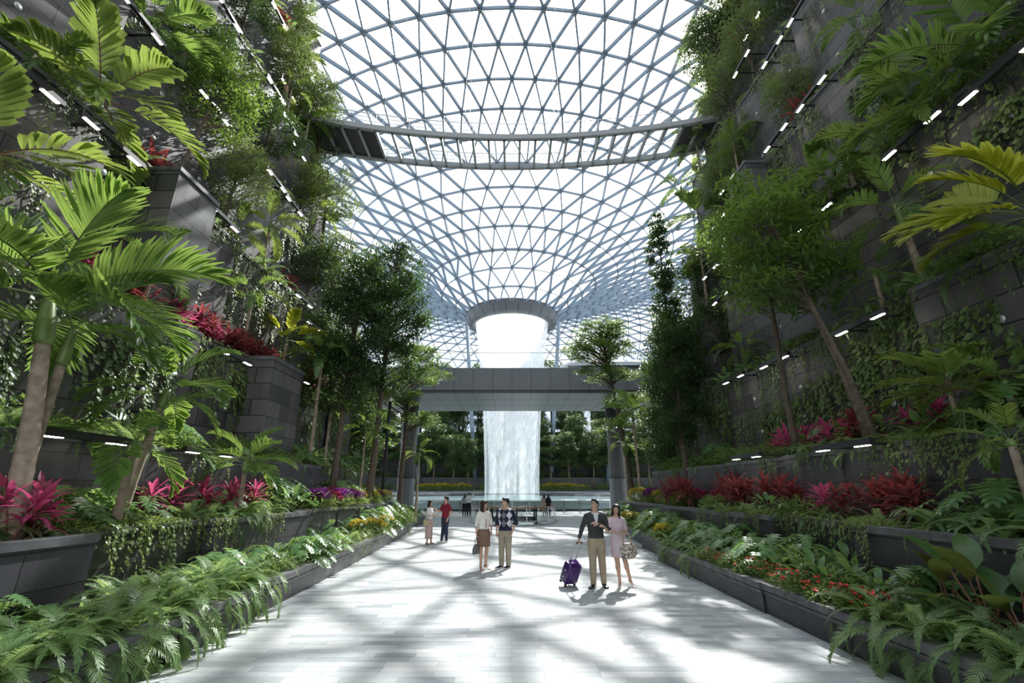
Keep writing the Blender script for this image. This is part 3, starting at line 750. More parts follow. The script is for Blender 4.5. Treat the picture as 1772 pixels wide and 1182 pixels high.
def cordyline(seed, mat, stems=3, H=.5, LL=.42):
    R=random.Random(seed); lv=MB(); sk=MB()
    for k in range(stems):
        a=R.uniform(0,6.28); h=H*R.uniform(.6,1.2); top=Vector((cos(a)*.22*R.uniform(.3,1.3),sin(a)*.22*R.uniform(.3,1.3),h))
        sk.tube([Vector((top.x*.2,top.y*.2,0)),top*.6,top],[.016,.013,.011],6)
        n=20
        for i in range(n):
            t=i/(n-1); az=i*2.39996+a; el=lerp(1.45,-.15,t)+R.uniform(-.1,.1); d=Vector((cos(az)*cos(el),sin(az)*cos(el),sin(el)))
            side=Vector((-sin(az),cos(az),0)); L_=LL*R.uniform(.75,1.15)*(1 if t>.15 else .8)
            blade(lv,top-Vector((0,0,.16*t)),d,side,L_,.075*R.uniform(.8,1.15),.9*R.uniform(.5,1.3),4,(.25,.7,1,.75,.06),fold=.35)
    return lv.mesh('leaves',M[mat]),sk.mesh('stems',M['redstalk'])
PROTO['cordyline_pink']=[cordyline(s,'pink',2,.4) for s in (1,2)]
PROTO['cordyline_red']=[cordyline(s,'red',3,.6,.48) for s in (3,4,5)]
def paddle(seed, mat, n=10, S=.55, st=.45, w=.42, stm='redstalk'):
    R=random.Random(seed); lv=MB(); sk=MB()
    for i in range(n):
        a=i*2.39996; t=i/(n-1); el=lerp(1.4,.45,t)+R.uniform(-.1,.1); l=st*R.uniform(.7,1.2)
        d=Vector((cos(a)*cos(el),sin(a)*cos(el),sin(el))); tip=d*l
        sk.tube([Vector((0,0,0)),tip*.5,tip],[.014,.011,.008],6)
        h=Vector((cos(a)*cos(el-.25),sin(a)*cos(el-.25),sin(el-.25))); side=Vector((-sin(a),cos(a),0))
        blade(lv,tip,h,side,S*R.uniform(.8,1.15),S*w*R.uniform(.85,1.1),1.1*R.uniform(.5,1.2),6,(.15,.8,1,.97,.75,.35,.02),fold=.22)
    return lv.mesh('leaves',M[mat],True),sk.mesh('stalks',M[stm])
PROTO['bigleaf']=[paddle(s,'bigleaf') for s in (1,2)]
PROTO['paddle']=[paddle(s,'philo',14,.34,.35,.34,'stalk') for s in (3,4,5)]
def mound(seed, mat, n=420, rx=.34, h=.34, ls=.07, lw=.45, flower=None, nf=14, fs=.03, spike=False):
    """low bushy plant: many small leaves on short stems, with flowers if it has any"""
    R=random.Random(seed); lv=MB(); fl=MB(); sk=MB()
    for k in range(12):
        a=R.uniform(0,6.28); r=rx*R.uniform(.2,.8); sk.tube([(0,0,0),(r*.6*cos(a),r*.6*sin(a),h*.5),(r*cos(a),r*sin(a),h*R.uniform(.6,.95))],.004,4)
    for i in range(n):
        a=R.uniform(0,6.28); u=R.random()**.5; z=h*R.uniform(.08,1)*(1-.55*u*u); p=Vector((rx*u*cos(a),rx*u*sin(a),z))
        el=R.uniform(-.3,1.0); az=a+R.uniform(-.9,.9); d=Vector((cos(az)*cos(el),sin(az)*cos(el),sin(el)))
        blade(lv,p,d,Vector((-sin(az),cos(az),R.uniform(-.4,.4))),ls*R.uniform(.7,1.3),ls*lw,.5,2,(.3,1,.05),fold=.25)
    if flower:
        for i in range(nf):
            a=R.uniform(0,6.28); u=R.random()**.6; p=Vector((rx*u*cos(a),rx*u*sin(a),h*(1-.5*u*u)+fs))
            if spike:
                q=p+Vector((R.uniform(-.05,.05),R.uniform(-.05,.05),.12)); sk.tube([p-Vector((0,0,.15)),q],.003,4)
                for j in range(9): 
                    c=p.lerp(q,j/8)+Vector((R.uniform(-.03,.03),R.uniform(-.03,.03),0)); e=fs*R.uniform(.7,1.1)
                    for z in range(4):
                        az=z*pi/2+R.random(); blade(fl,c,(cos(az),sin(az),.4),(-sin(az),cos(az),0),e,e*.8,.5,1,(.6,1))
            else:
                tl=Vector((R.uniform(-.8,.8),R.uniform(-.8,.8),R.uniform(-.2,.6)))
                for z in range(5):
                    az=z*1.2566+R.random()*.4; blade(fl,p,Vector((cos(az),sin(az),.5))+tl,(-sin(az),cos(az),0),fs,fs*.7,.7,2,(.3,1,.4))
    return (lv.mesh('leaves',M[mat]),sk.mesh('stems',M['stalk']))+((fl.mesh('flowers',M[flower]),) if flower else ())
PROTO['red_bedding']=[mound(s,'shrub',340,.30,.26,.075,.42,'redflower',11,.042) for s in (1,2)]
PROTO['shrub']=[mound(s,'shrub',460,.40,.42,.095,.42) for s in (3,4,5)]
PROTO['groundcover']=[mound(s,'ivy',420,.42,.2,.06,.6) for s in (6,7)]
PROTO['orchid_purple']=[mound(s,'grassy',130,.34,.36,.26,.1,'purpleflower',26,.045,True) for s in (8,)]
PROTO['orchid_pink']=[mound(s,'grassy',130,.34,.36,.26,.1,'pinkflower',26,.045,True) for s in (9,)]
PROTO['orchid_yellow']=[mound(s,'grassy',150,.36,.38,.26,.1,'yellowflower',30,.04,True) for s in (10,)]
def fine_plant(seed,n=60):
    """feathery asparagus fern: arching plumes of very fine leaves"""
    R=random.Random(seed); lv=MB(); sk=MB()
    for i in range(20):
        a=i*2.39996; el=lerp(1.3,.1,i/19); pts,tn=frond_path(R.uniform(.5,.75),1.9,8,el,1.0)
        m_=Matrix.Rotation(a,3,'Z'); pts=[m_@p for p in pts]; sk.tube(pts,.003,4)
        for j in range(44):
            t=j/43*.92+.08; k=t*8; q=min(int(k),7); p=pts[q].lerp(pts[q+1],k-q); az=R.uniform(0,6.28); e=R.uniform(-.2,.9)
            d=Vector((cos(az)*cos(e),sin(az)*cos(e),sin(e)))
            blade(lv,p,d,d.cross(ZUP),.10*R.uniform(.6,1.2)*(1.1-t*.6),.014,.7,2,(.8,1,.2))
    return lv.mesh('leaves',M['grassy']),sk.mesh('stems',M['stalk'])
PROTO['asparagus']=[fine_plant(s) for s in (1,2)]
def vine_patch(seed, wd=1.3, ln=1.6, n=10, mat='ivy', ls=.095, dens=.8):
    """strands that hang down a wall: x along the wall, -z down, +y out from the wall"""
    R=random.Random(seed); lv=MB(); sk=MB()
    for i in range(n):
        x=wd*((i+.5)/n-.5)+R.uniform(-.08,.08); l=ln*(.15+.85*R.random()**1.7); y=.03; z=.06; pts=[Vector((x,-.16,.02)),Vector((x,.02,z))]
        while -pts[-1].z<l: 
            q=pts[-1]+Vector((R.uniform(-.05,.05),R.uniform(-.012,.02),-.1)); q.y=max(.02,min(.12,q.y)); pts.append(q)
        sk.tube(pts,.0045,4,0,False)
        for p in pts[1:]:
            for s in range(2 if R.random()<.75*dens else 1):
                az=R.uniform(0,pi); d=Vector((cos(az),.35+R.random()*.5,R.uniform(-.9,.2))); e=ls*R.uniform(.6,1.35)
                st=d.normalized()*e*.5; sd=d.cross(Vector((0,1,.2)))
                blade(lv,p+st*.6,d+Vector((0,0,-.5)),sd,e,e*.85,.5,2,(.55,1,.05),fold=.2)
    return lv.mesh('leaves',M[mat]),sk.mesh('stems',M['vine_stem'])
PROTO['vine']=[vine_patch(s) for s in (1,2,3)]
PROTO['vine_long']=[vine_patch(s,1.8,2.9,12,'ivy',.085,.7) for s in (4,5,6)]
PROTO['vine_broad']=[vine_patch(s,1.6,2.4,12,'shrub',.14,1.0) for s in (7,8)]
NAMES={'fern':('sword_fern','green sword fern','fern'),'philodendron':('philodendron','lobed leaf philodendron','plant'),'cordyline_pink':('cordyline','bright pink cordyline','plant'),
 'cordyline_red':('cordyline','dark red cordyline','plant'),'bigleaf':('broad_leaf_plant','broad dark leaf plant','plant'),'paddle':('paddle_leaf_plant','glossy paddle leaf plant','plant'),
 'red_bedding':('bedding_plant','low red flowered bedding plant','flower'),'shrub':('leafy_shrub','small leafy shrub','shrub'),'groundcover':('ground_cover','creeping ivy clump','plant'),
 'orchid_purple':('orchid','purple flowering orchid','flower'),'orchid_pink':('orchid','magenta flowering orchid','flower'),'orchid_yellow':('orchid','yellow flowering orchid','flower'),
 'asparagus':('feathery_fern','pale feathery fern','fern'),'vine':('hanging_vine','hanging ivy curtain','vine'),'vine_long':('hanging_vine','long trailing ivy curtain','vine'),'vine_broad':('climbing_vine','broad leaved climbing vine','vine')}
PARTS={'fern':None}
def put(kind, loc, unit, rz=None, sc=1.0, R=random, fronds=False, tilt=None):
    nm,ph,cat=NAMES[kind]; pr=R.choice(PROTO[kind]); rz=R.uniform(0,6.28) if rz is None else rz
    if kind=='fern' and not fronds:
        o=link(nm,pr); o.location=loc; o.rotation_euler=(0,0,rz); o.scale=(sc,)*3; o['category']=cat
    elif kind=='fern':
        o=thing(nm,loc,None,cat,None,rz,sc)
        attach_fronds(o,.02,FR['fern'],22,.85,(1.2,-.35),R,base=.8,twist=.4,r0=.02)
    else:
        o=thing(nm,loc,None,cat,None,rz,sc)
        for me in pr: link(me.name.split('.')[0],me,o)
    return reg(o,ph,unit)

# ------------------------------------------------------------------ trees
def leafy(mb, c, rad3, n, ls, R, flat=.5, lw=.42):
    for i in range(n):
        while 1:
            q=Vector((R.uniform(-1,1),R.uniform(-1,1),R.uniform(-1,1)))
            if q.length<1: break
        p=Vector((c[0]+q.x*rad3[0],c[1]+q.y*rad3[1],c[2]+q.z*rad3[2]))
        az=R.uniform(0,6.28); el=R.gauss(0,flat); d=Vector((cos(az)*cos(el),sin(az)*cos(el),sin(el)-.15)).normalized()
        s=Vector((-sin(az),cos(az),R.uniform(-.5,.5))).normalized(); l=ls*R.uniform(.65,1.25); w=l*lw*.5; n_=s.cross(d)*w*.3
        mb.add([p,p+d*l*.5-s*w+n_,p+d*l,p+d*l*.5+s*w+n_],[(0,1,2),(0,2,3)])
def tree_meshes(seed, H, blobs, ncl, per, ls, mat, tr=.1, lean=(0,0), trunks=1, clr=.5, flat=.5, lw=.42, branch_from=.35, zflat=.6):
    """blobs: (x,y,z,rx,ry,rz) give the crown; clusters of leaves sit on branches that leave the trunk"""
    R=random.Random(seed); lv=MB(); wood=MB(); TR=[]
    for k in range(trunks):
        bx=0 if k==0 else R.uniform(-.35,.35); by=0 if k==0 else R.uniform(-.25,.25); K=12
        pts=[Vector((bx+lean[0]*(i/K)**1.2+R.uniform(-.03,.03)*H*.06+k*.25*(i/K),by+lean[1]*(i/K)**1.2+R.uniform(-.03,.03)*H*.06,H*.92*i/K)) for i in range(K+1)]
        wood.tube(pts,[tr*(1.15-.85*i/K)*(1.35 if i==0 else 1) for i in range(K+1)],9); TR.append(pts)
    vol=[b[3]*b[4]*b[5] for b in blobs]
    for c in range(ncl):
        b=R.choices(blobs,vol)[0]
        while 1:
            q=Vector((R.uniform(-1,1),R.uniform(-1,1),R.uniform(-1,1)))
            if .25<q.length<1: break
        q=q*(q.length**-.35)
        if q.length>1: q.normalize()
        p=Vector((b[0]+q.x*b[3],b[1]+q.y*b[4],b[2]+q.z*b[5]))
        pts=TR[c%trunks]; zz=max(H*branch_from,min(H*.9,p.z-.25*hypot(p.x,p.y)-R.uniform(.1,.5))); k=zz/(H*.92)*12; a=max(0,min(int(k),11)); s=pts[a].lerp(pts[a+1],min(1,k-a))
        if c%2==0 or ncl<60: wood.tube([s,s.lerp(p,.5)+Vector((0,0,.12*(p-s).length*.4)),p],[tr*.28,tr*.16,tr*.06],5,0,False)
        leafy(lv,p,(clr,clr,clr*zflat),per,ls,R,flat,lw)
    return lv.mesh('crown',mat),wood.mesh('trunk',M['bark'],True)
def tree(loc, meshes, phrase, unit, rz=0, sc=1, name='tree', cat='tree'):
    o=thing(name,loc,None,cat,None,rz,sc); link('trunk',meshes[1],o); link('crown',meshes[0],o); return reg(o,phrase,unit)
# ------------------------------------------------------------------ planting
SIDE={-1:'left',1:'right'}
def unit(t,s,d):
    if t<=2:
        for j,q in enumerate(SEGS[(t,s)]):
            if q[0]<=d<=q[1]+.7: break
        return 'in the %s %s planter on the %s'%(ORD[j],['kerb','lower','middle'][t],SIDE[s])
    return 'on the %s ledge of the %s wall'%(ledge_name[t],SIDE[s])
def bed(t,s,d,u):
    """point on the soil: u 0 at the coping, 1 at the wall behind"""
    f=abs(face_x(t,s,d))+.24
    b=(abs(face_x(t+1,s,d)) if t+1<len(TIERS) else f+1)-.06
    return Vector((s*lerp(f,max(b,f+.1),u),d,TIERS[t][2]-.045))
def row(t,s,d0,d1,step,kinds,u=(.1,.3),sc=(.85,1.15),seed=0,near=0,skip=0):
    R=random.Random(seed*97+t*13+(1 if s>0 else 0)); d=d0
    ks=[k for k,_ in kinds]; ws=[w for _,w in kinds]
    while d<d1:
        if R.random()>=skip:
            k=R.choices(ks,ws)[0]; dd=min(d1,d+R.uniform(-.3,.3)*step)
            put(k,bed(t,s,dd,R.uniform(*u)),unit(t,s,dd),None,R.uniform(*sc),R,fronds=(k=='fern' and dd<near))
        d+=step*R.uniform(.8,1.2)
def vines(t,s,d0,d1,step,kinds,sc=(.8,1.2),seed=0,skip=0,drop=0):
    R=random.Random(seed*53+t*17+(1 if s>0 else 0)); d=d0
    while d<d1:
        if R.random()>=skip:
            k=R.choice(kinds); dd=d+R.uniform(-.3,.3)
            p=Vector((face_x(t,s,dd)-s*.04,dd,TIERS[t][2]+.01-drop))
            w=unit(t,s,dd); w=w.replace('in the','hanging from the',1) if t<=2 else w.replace('on the','hanging from the',1)
            put(k,p,w,(-pi/2 if s<0 else pi/2),R.uniform(*sc),R)
        d+=step*R.uniform(.8,1.2)
def climbers(t,s,d0,d1,step,kinds,sc=(.8,1.3),seed=0,skip=.2):
    """vines on the wires up the wall face, anywhere on its height"""
    R=random.Random(seed*71+t*19+(1 if s>0 else 0)); d=d0; z0=TIERS[t-1][2]; z1=TIERS[t][2]
    while d<d1:
        if R.random()>=skip:
            k=R.choice(kinds); dd=d+R.uniform(-.4,.4)
            p=Vector((face_x(t,s,dd)-s*.02,dd,lerp(z0,z1,R.uniform(.45,.95))))
            put(k,p,'on wires under the %s ledge, %s wall'%(ledge_name[t],SIDE[s]),(-pi/2 if s<0 else pi/2),R.uniform(*sc),R)
        d+=step*R.uniform(.8,1.2)

# --- left kerb
row(0,-1,2.6,8.7,.27,[('fern',1)],(-.02,.12),(.95,1.25),1,near=7.6)
row(0,-1,2.4,9,.30,[('fern',1)],(.25,.6),(.95,1.3),2,near=5.2)
row(0,-1,3,9,.5,[('fern',5),('philodendron',1)],(.7,.95),(.8,1.1),3)
row(0,-1,8.7,10.6,.34,[('fern',2),('shrub',3)],(.02,.3),(.6,.85),4)
row(0,-1,9,12.8,.42,[('fern',2),('philodendron',2)],(.35,.8),(.8,1.1),5)
row(0,-1,10.4,13,.42,[('philodendron',3),('asparagus',2)],(.02,.25),(.8,1.05),6)
row(0,-1,13,17.3,.36,[('asparagus',5),('fern',1)],(.0,.4),(.9,1.15),7)
row(0,-1,13,18,.5,[('paddle',1),('philodendron',2),('asparagus',2)],(.5,.9),(.9,1.2),8)
row(0,-1,16.8,20,.42,[('orchid_yellow',3),('asparagus',2)],(.05,.45),(.9,1.15),9)
row(0,-1,18,24.3,.5,[('shrub',3),('philodendron',1),('asparagus',1)],(.1,.9),(1.1,1.7),10)
row(0,-1,20,24.3,.5,[('shrub',3),('philodendron',1)],(.1,.9),(1.2,1.8),11)
# --- right kerb
row(0,1,2.6,6.4,.26,[('fern',1)],(-.02,.15),(.95,1.2),21,near=6.6)
row(0,1,2.6,7.4,.42,[('fern',4),('philodendron',1)],(.35,.7),(.85,1.2),22,near=5.5)
row(0,1,6.3,9.6,.30,[('red_bedding',1)],(.0,.15),(.8,1.05),23)
row(0,1,7.0,9.6,.36,[('paddle',3),('shrub',1)],(.3,.55),(.8,1.05),24)
row(0,1,8.2,10.2,.4,[('paddle',2),('shrub',2)],(.6,.95),(1.0,1.5),25)
row(0,1,9.6,11.6,.34,[('red_bedding',2),('shrub',1)],(.0,.12),(.7,.9),26)
row(0,1,9.8,13.5,.36,[('philodendron',1)],(.2,.6),(.9,1.15),27)
row(0,1,9.8,14.4,.42,[('philodendron',3),('shrub',1)],(.6,.95),(.9,1.3),28)
row(0,1,11.6,14.4,.38,[('asparagus',3),('fern',2)],(.0,.2),(.85,1.1),29)
row(0,1,15.4,17.5,.38,[('orchid_yellow',2),('asparagus',3)],(.02,.5),(.9,1.2),30)
row(0,1,18.3,24.3,.42,[('orchid_yellow',2),('asparagus',2),('shrub',2)],(.02,.5),(.9,1.3),31)
row(0,1,15.4,24.3,.5,[('shrub',3),('philodendron',2),('paddle',1)],(.5,.95),(1.1,1.6),32)
for px,py in ((1700,985),(1640,1000),(1752,975)):
    p=at_x(px,py+45,5.3); p.z=.42; put('bigleaf',p,unit(0,1,p.y),None,1.25 if px==1700 else 1.0,random.Random(px))
# --- left lower row
row(1,-1,3.4,6.6,.42,[('fern',3),('cordyline_pink',1)],(.05,.3),(.8,1.05),41,near=6.3)
row(1,-1,4,7,.5,[('fern',2),('cordyline_pink',2),('philodendron',2)],(.5,.9),(.9,1.15),42)
row(1,-1,6.6,9.4,.42,[('groundcover',3),('philodendron',1)],(.0,.25),(.8,1.1),43)
row(1,-1,6.6,9.6,.5,[('philodendron',3),('fern',1)],(.45,.9),(.9,1.2),44)
row(1,-1,9.6,13,.38,[('fern',1)],(.0,.4),(.8,1.05),45)
row(1,-1,9.2,13,.5,[('cordyline_pink',3),('philodendron',1),('fern',1)],(.45,.9),(.9,1.2),46)
row(1,-1,13,16,.42,[('paddle',2),('philodendron',1),('asparagus',1)],(.05,.9),(1,1.3),47)
row(1,-1,15.5,19.5,.34,[('orchid_purple',3),('orchid_pink',3),('cordyline_pink',1)],(.0,.5),(1,1.35),48)
row(1,-1,19,24,.4,[('orchid_yellow',2),('orchid_purple',1),('shrub',1)],(.0,.5),(1,1.3),49)
row(1,-1,13,24,.6,[('shrub',2),('philodendron',1),('paddle',1)],(.6,.95),(1.2,1.8),50)
vines(1,-1,6.4,9.7,.62,['vine'],(.55,.8),1)
vines(1,-1,9.8,13,1.1,['vine'],(.35,.5),2)
# --- right lower row
row(1,1,3.2,7.8,.42,[('fern',3)],(.0,.3),(.85,1.1),61,near=6.4)
row(1,1,3.6,8,.5,[('philodendron',3),('fern',1)],(.45,.9),(1,1.35),62)
row(1,1,8,11,.5,[('groundcover',2),('fern',1)],(.0,.2),(.7,.95),63)
row(1,1,7.9,15,.40,[('cordyline_red',5),('cordyline_pink',.7),('shrub',1),('paddle',.8)],(.25,.85),(.75,1.2),64)
row(1,1,11,15,.4,[('fern',2),('groundcover',1)],(.0,.2),(.7,1),65)
row(1,1,15,19,.45,[('cordyline_red',2),('orchid_pink',1),('shrub',1),('orchid_purple',1)],(.05,.8),(1,1.3),66)
row(1,1,18,24,.42,[('orchid_purple',2),('orchid_yellow',2),('shrub',2)],(.0,.6),(1,1.4),67)
vines(1,1,8.1,10.4,.6,['vine'],(.5,.75),3)
vines(1,1,10.6,15,.9,['vine'],(.4,.6),4,skip=.3)
# --- middle rows
row(2,-1,4.6,9.2,.4,[('fern',4),('shrub',1)],(.0,.4),(.85,1.15),81)
row(2,-1,9.2,24,.5,[('shrub',2),('fern',2),('groundcover',2),('philodendron',1)],(.0,.6),(.9,1.3),82)
row(2,-1,5,24,.7,[('shrub',2),('paddle',1),('philodendron',1)],(.5,.9),(1.1,1.8),83)
row(2,1,9.2,13,.36,[('fern',1)],(.0,.3),(.85,1.1),84)
row(2,1,5,9.4,.42,[('groundcover',3),('shrub',1)],(.0,.3),(.9,1.2),85)
row(2,1,9,14,.75,[('cordyline_pink',3),('cordyline_red',1)],(.35,.8),(1.0,1.3),86)
row(2,1,13,24,.45,[('shrub',2),('fern',2),('groundcover',1)],(.0,.6),(.9,1.4),87)
row(2,1,5,24,.7,[('shrub',2),('paddle',1),('philodendron',1)],(.5,.9),(1.1,1.8),88)
vines(2,1,5.6,9.5,.7,['vine'],(.5,.8),5); vines(2,1,10,22,1.6,['vine'],(.4,.7),6,.3)
vines(2,-1,9.4,22,1.1,['vine'],(.5,.8),7,.25)
# --- ledges of the walls
row(3,-1,8.6,16.5,.34,[('cordyline_red',3),('cordyline_pink',2)],(.0,.6),(.85,1.2),101)
row(3,-1,4.6,8.6,.5,[('shrub',1),('fern',1),('paddle',1)],(.0,.6),(.9,1.4),102)
row(3,-1,16,24,.5,[('cordyline_red',1),('shrub',2),('fern',1)],(.0,.6),(.9,1.4),103)
row(3,1,5,24,.45,[('paddle',3),('shrub',2),('groundcover',2),('fern',1)],(.0,.6),(.9,1.4),104)
for t in (4,5,6,7):
    for s in (-1,1):
        row(t,s,5.2+t*.3,24,.62,[('shrub',3),('fern',3),('groundcover',1),('paddle',1),('cordyline_red',.5)],(.0,.7),(.9,1.5),110+t)
for s in (-1,1):
    vines(3,s,4.6,23,1.25,['vine_long','vine'],(.8,1.2),11,.15)
    vines(4,s,5,23,1.5,['vine_long','vine'],(.8,1.3),12,.2)
    vines(5,s,6,23,1.8,['vine_long','vine'],(.9,1.4),13,.25)
    vines(6,s,8,23,2.0,['vine_long','vine'],(.9,1.5),14,.25)
    vines(7,s,12,23,2.4,['vine_long'],(1,1.6),15,.3)
    climbers(3,s,4.6,23,1.3,['vine_broad','vine_long','vine_broad'],(.7,1.1),16,.1)
    climbers(4,s,5,23,2.2,['vine_broad','vine_long'],(.7,1.1),17,.35)
    climbers(5,s,7,23,2.6,['vine_broad','vine_long'],(.7,1.1),18,.4)
    climbers(6,s,9,23,3,['vine_broad','vine_long'],(.8,1.2),19,.4)
climbers(3,1,6.5,13,1.4,['vine_broad'],(.7,1),20,.1)

# --- palms: crown centre in the photograph, ledge they grow from
def palm_at(px,py,s,t,fr,n,Ln,phrase,uoff=.45,tr=.06,shaft=.35,elev=(1.2,-.2),seed=0,dx=0,dy=0,arc=2*pi,az0=None,tw=.25,bark='palm_bark',minH=.15,X=None,roll=0):
    X=X or TIERS[t][0]+uoff; p=at_x(px,py,s*X); H=max(minH,p.z-TIERS[t][2]-shaft)
    b=Vector((p.x-dx,p.y-dy,TIERS[t][2]-.05))
    return palm(b,H,FR[fr],n,Ln,phrase,unit(t,s,min(b.y,23.9)),tr,shaft,(dx,dy),seed or int(px*7+py),elev,bark,'palm',az0,arc,tw,roll=roll)
palm_at(108,495,-1,1,'tall',13,2.15,'tall foreground palm with a ringed brown trunk',1.0,.10,.85,seed=3,dx=-.35,tw=.45,elev=(1.4,-.15))
palm_at(128,560,-1,1,'tall',6,1.5,'slim palm stem leaning close to the tall foreground palm',.95,.07,.6,seed=5,dx=.05,elev=(1.1,.2))
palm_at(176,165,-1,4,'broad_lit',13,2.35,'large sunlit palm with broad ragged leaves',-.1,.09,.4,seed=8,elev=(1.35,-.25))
palm_at(-25,262,-1,3,'broad_lit',10,2.1,'palm with drooping ragged leaves at the frame edge',-.1,.08,.4,seed=9)
palm_at(40,215,-1,4,'dull',9,1.6,'dim feathery palm',.2,.05,.3)
palm_at(288,668,-1,1,'broad',9,1.35,'leaning palm with a split trunk and yellowing leaves',.8,.07,.35,seed=12,dx=.25)
palm_at(238,752,-1,1,'broad',9,1.3,'low palm with broad upright leaves',.7,.06,.3,seed=13)
palm_at(428,792,-1,1,'tall',11,1.15,'small fan shaped palm with a pale upright leaf',.75,.055,.3,seed=14)
palm_at(497,582,-1,3,'pleated',8,1.55,'yellow palm with wide pleated leaves',.35,.05,.25,seed=15,elev=(1.2,.0))
palm_at(440,498,-1,3,'feather',8,1.5,'slender palm with a straight bare trunk',.35,.05,.45,seed=16)
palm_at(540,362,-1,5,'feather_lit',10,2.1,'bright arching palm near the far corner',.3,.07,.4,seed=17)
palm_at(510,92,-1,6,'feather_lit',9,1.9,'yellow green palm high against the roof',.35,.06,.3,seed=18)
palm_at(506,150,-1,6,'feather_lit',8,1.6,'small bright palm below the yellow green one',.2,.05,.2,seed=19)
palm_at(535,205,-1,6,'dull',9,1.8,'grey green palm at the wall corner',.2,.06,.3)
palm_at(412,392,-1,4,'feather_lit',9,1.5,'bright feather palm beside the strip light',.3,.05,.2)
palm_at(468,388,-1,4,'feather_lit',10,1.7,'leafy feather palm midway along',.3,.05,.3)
palm_at(262,62,-1,5,'tall',10,2.0,'dark palm reaching up out of frame',.2,.07,.3)
palm_at(268,452,-1,3,'feather',9,1.5,'spreading feather palm behind the tall foreground palm',.2,.05,.2)
palm_at(330,60,-1,5,'feather',9,1.5,'feather palm under the topmost strip lights',.2,.05,.2)
palm_at(560,610,-1,2,'feather',11,1.9,'dark bushy palm by the floodlight pole',.4,.06,.3)
palm_at(634,738,-1,1,'tall',9,1.3,'thin palm among the trees',.8,.04,.3)
palm_at(575,690,-1,2,'feather_lit',10,1.5,'bright feather palm among dark trees',.3,.05,.2)
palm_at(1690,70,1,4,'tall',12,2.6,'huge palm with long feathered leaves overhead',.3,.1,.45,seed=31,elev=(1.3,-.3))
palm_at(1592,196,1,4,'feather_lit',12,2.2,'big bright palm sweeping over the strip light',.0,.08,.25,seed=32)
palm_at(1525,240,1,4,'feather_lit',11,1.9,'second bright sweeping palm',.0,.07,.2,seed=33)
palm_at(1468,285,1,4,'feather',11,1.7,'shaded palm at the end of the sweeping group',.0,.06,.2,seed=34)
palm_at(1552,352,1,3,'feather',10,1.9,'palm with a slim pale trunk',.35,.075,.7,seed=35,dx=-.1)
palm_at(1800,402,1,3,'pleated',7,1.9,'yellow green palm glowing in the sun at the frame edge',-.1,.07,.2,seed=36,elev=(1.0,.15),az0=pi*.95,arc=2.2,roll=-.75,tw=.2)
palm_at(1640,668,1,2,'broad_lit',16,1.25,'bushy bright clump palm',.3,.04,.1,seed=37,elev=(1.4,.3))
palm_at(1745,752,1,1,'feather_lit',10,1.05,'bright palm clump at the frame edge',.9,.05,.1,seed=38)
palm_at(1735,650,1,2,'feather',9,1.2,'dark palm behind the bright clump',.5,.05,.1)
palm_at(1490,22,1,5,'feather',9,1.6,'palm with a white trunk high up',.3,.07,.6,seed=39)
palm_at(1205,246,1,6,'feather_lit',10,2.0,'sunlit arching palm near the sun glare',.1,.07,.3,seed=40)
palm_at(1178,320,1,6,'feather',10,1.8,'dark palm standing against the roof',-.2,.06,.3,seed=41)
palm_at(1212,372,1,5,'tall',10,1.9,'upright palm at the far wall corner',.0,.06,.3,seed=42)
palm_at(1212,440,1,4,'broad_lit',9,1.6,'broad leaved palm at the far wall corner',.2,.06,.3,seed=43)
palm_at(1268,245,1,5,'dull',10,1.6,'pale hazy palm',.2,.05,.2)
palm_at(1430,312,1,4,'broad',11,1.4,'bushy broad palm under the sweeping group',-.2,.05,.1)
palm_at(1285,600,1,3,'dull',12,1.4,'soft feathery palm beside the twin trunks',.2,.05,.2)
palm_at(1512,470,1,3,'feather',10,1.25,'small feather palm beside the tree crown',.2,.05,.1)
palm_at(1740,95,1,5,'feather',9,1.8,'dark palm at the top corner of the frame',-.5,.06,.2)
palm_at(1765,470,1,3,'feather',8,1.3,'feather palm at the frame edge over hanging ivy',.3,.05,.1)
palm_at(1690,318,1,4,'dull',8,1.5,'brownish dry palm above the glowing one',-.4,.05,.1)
def G(px,py,D): q=at_d(px,py,D); return Vector((q.x,D,.41))
for s in (-1,1):
    for xa,xb,da,db,h,lab in ((5.35,8.5,24.75,30.2,.46,'low dark stone planter box at the far end of the walkway, %s side'),(8.6,21,25.2,37.2,.42,'wide planting bed between the %s wall and the train bridge')):
        o=thing('stone_planter',(s*(xa+xb)/2,(da+db)/2,0),lab%SIDE[s],'planter','dark stone planter boxes'); w=(xb-xa)/2; l=(db-da)/2
        b=MB(); b.box(-w,w,-l,l,0,h-.1); b.build('body',M['kerb'],o)
        b=MB(); b.box(-w-.03,w+.03,-l-.03,-l+.25,h-.1,h); b.box(-w-.03,w+.03,l-.25,l+.03,h-.1,h); b.box(-w-.03,-w+.25,-l+.25,l-.25,h-.1,h); b.box(w-.25,w+.03,-l+.25,l-.25,h-.1,h); b.build('coping',M['coping'],o)
        b=MB(); b.box(-w+.25,w-.25,-l+.25,l-.25,h-.1,h-.04); b.build('soil_bed',M['soil'],o)
    R=random.Random(61+s)
    for k in range(46):
        x=R.uniform(5.7,12); d=R.uniform(25.1,29.8) if x<8.4 else R.uniform(25.6,31); put(R.choice(['shrub','paddle','philodendron','asparagus','shrub']),(s*x,d,.4),'in the far planters on the %s'%SIDE[s],None,R.uniform(1.2,2.0),R)
palm(G(1108,838,24.6),5.0,FR['tall'],11,1.7,'fan leaved palm in front of the bridge column','beside the walkway',.07,.5,(-.1,0),51)
palm(G(1085,835,26.5),3.8,FR['feather_lit'],10,1.6,'smaller pale palm in front of the bridge column','beside the walkway',.06,.4,(0,0),52)
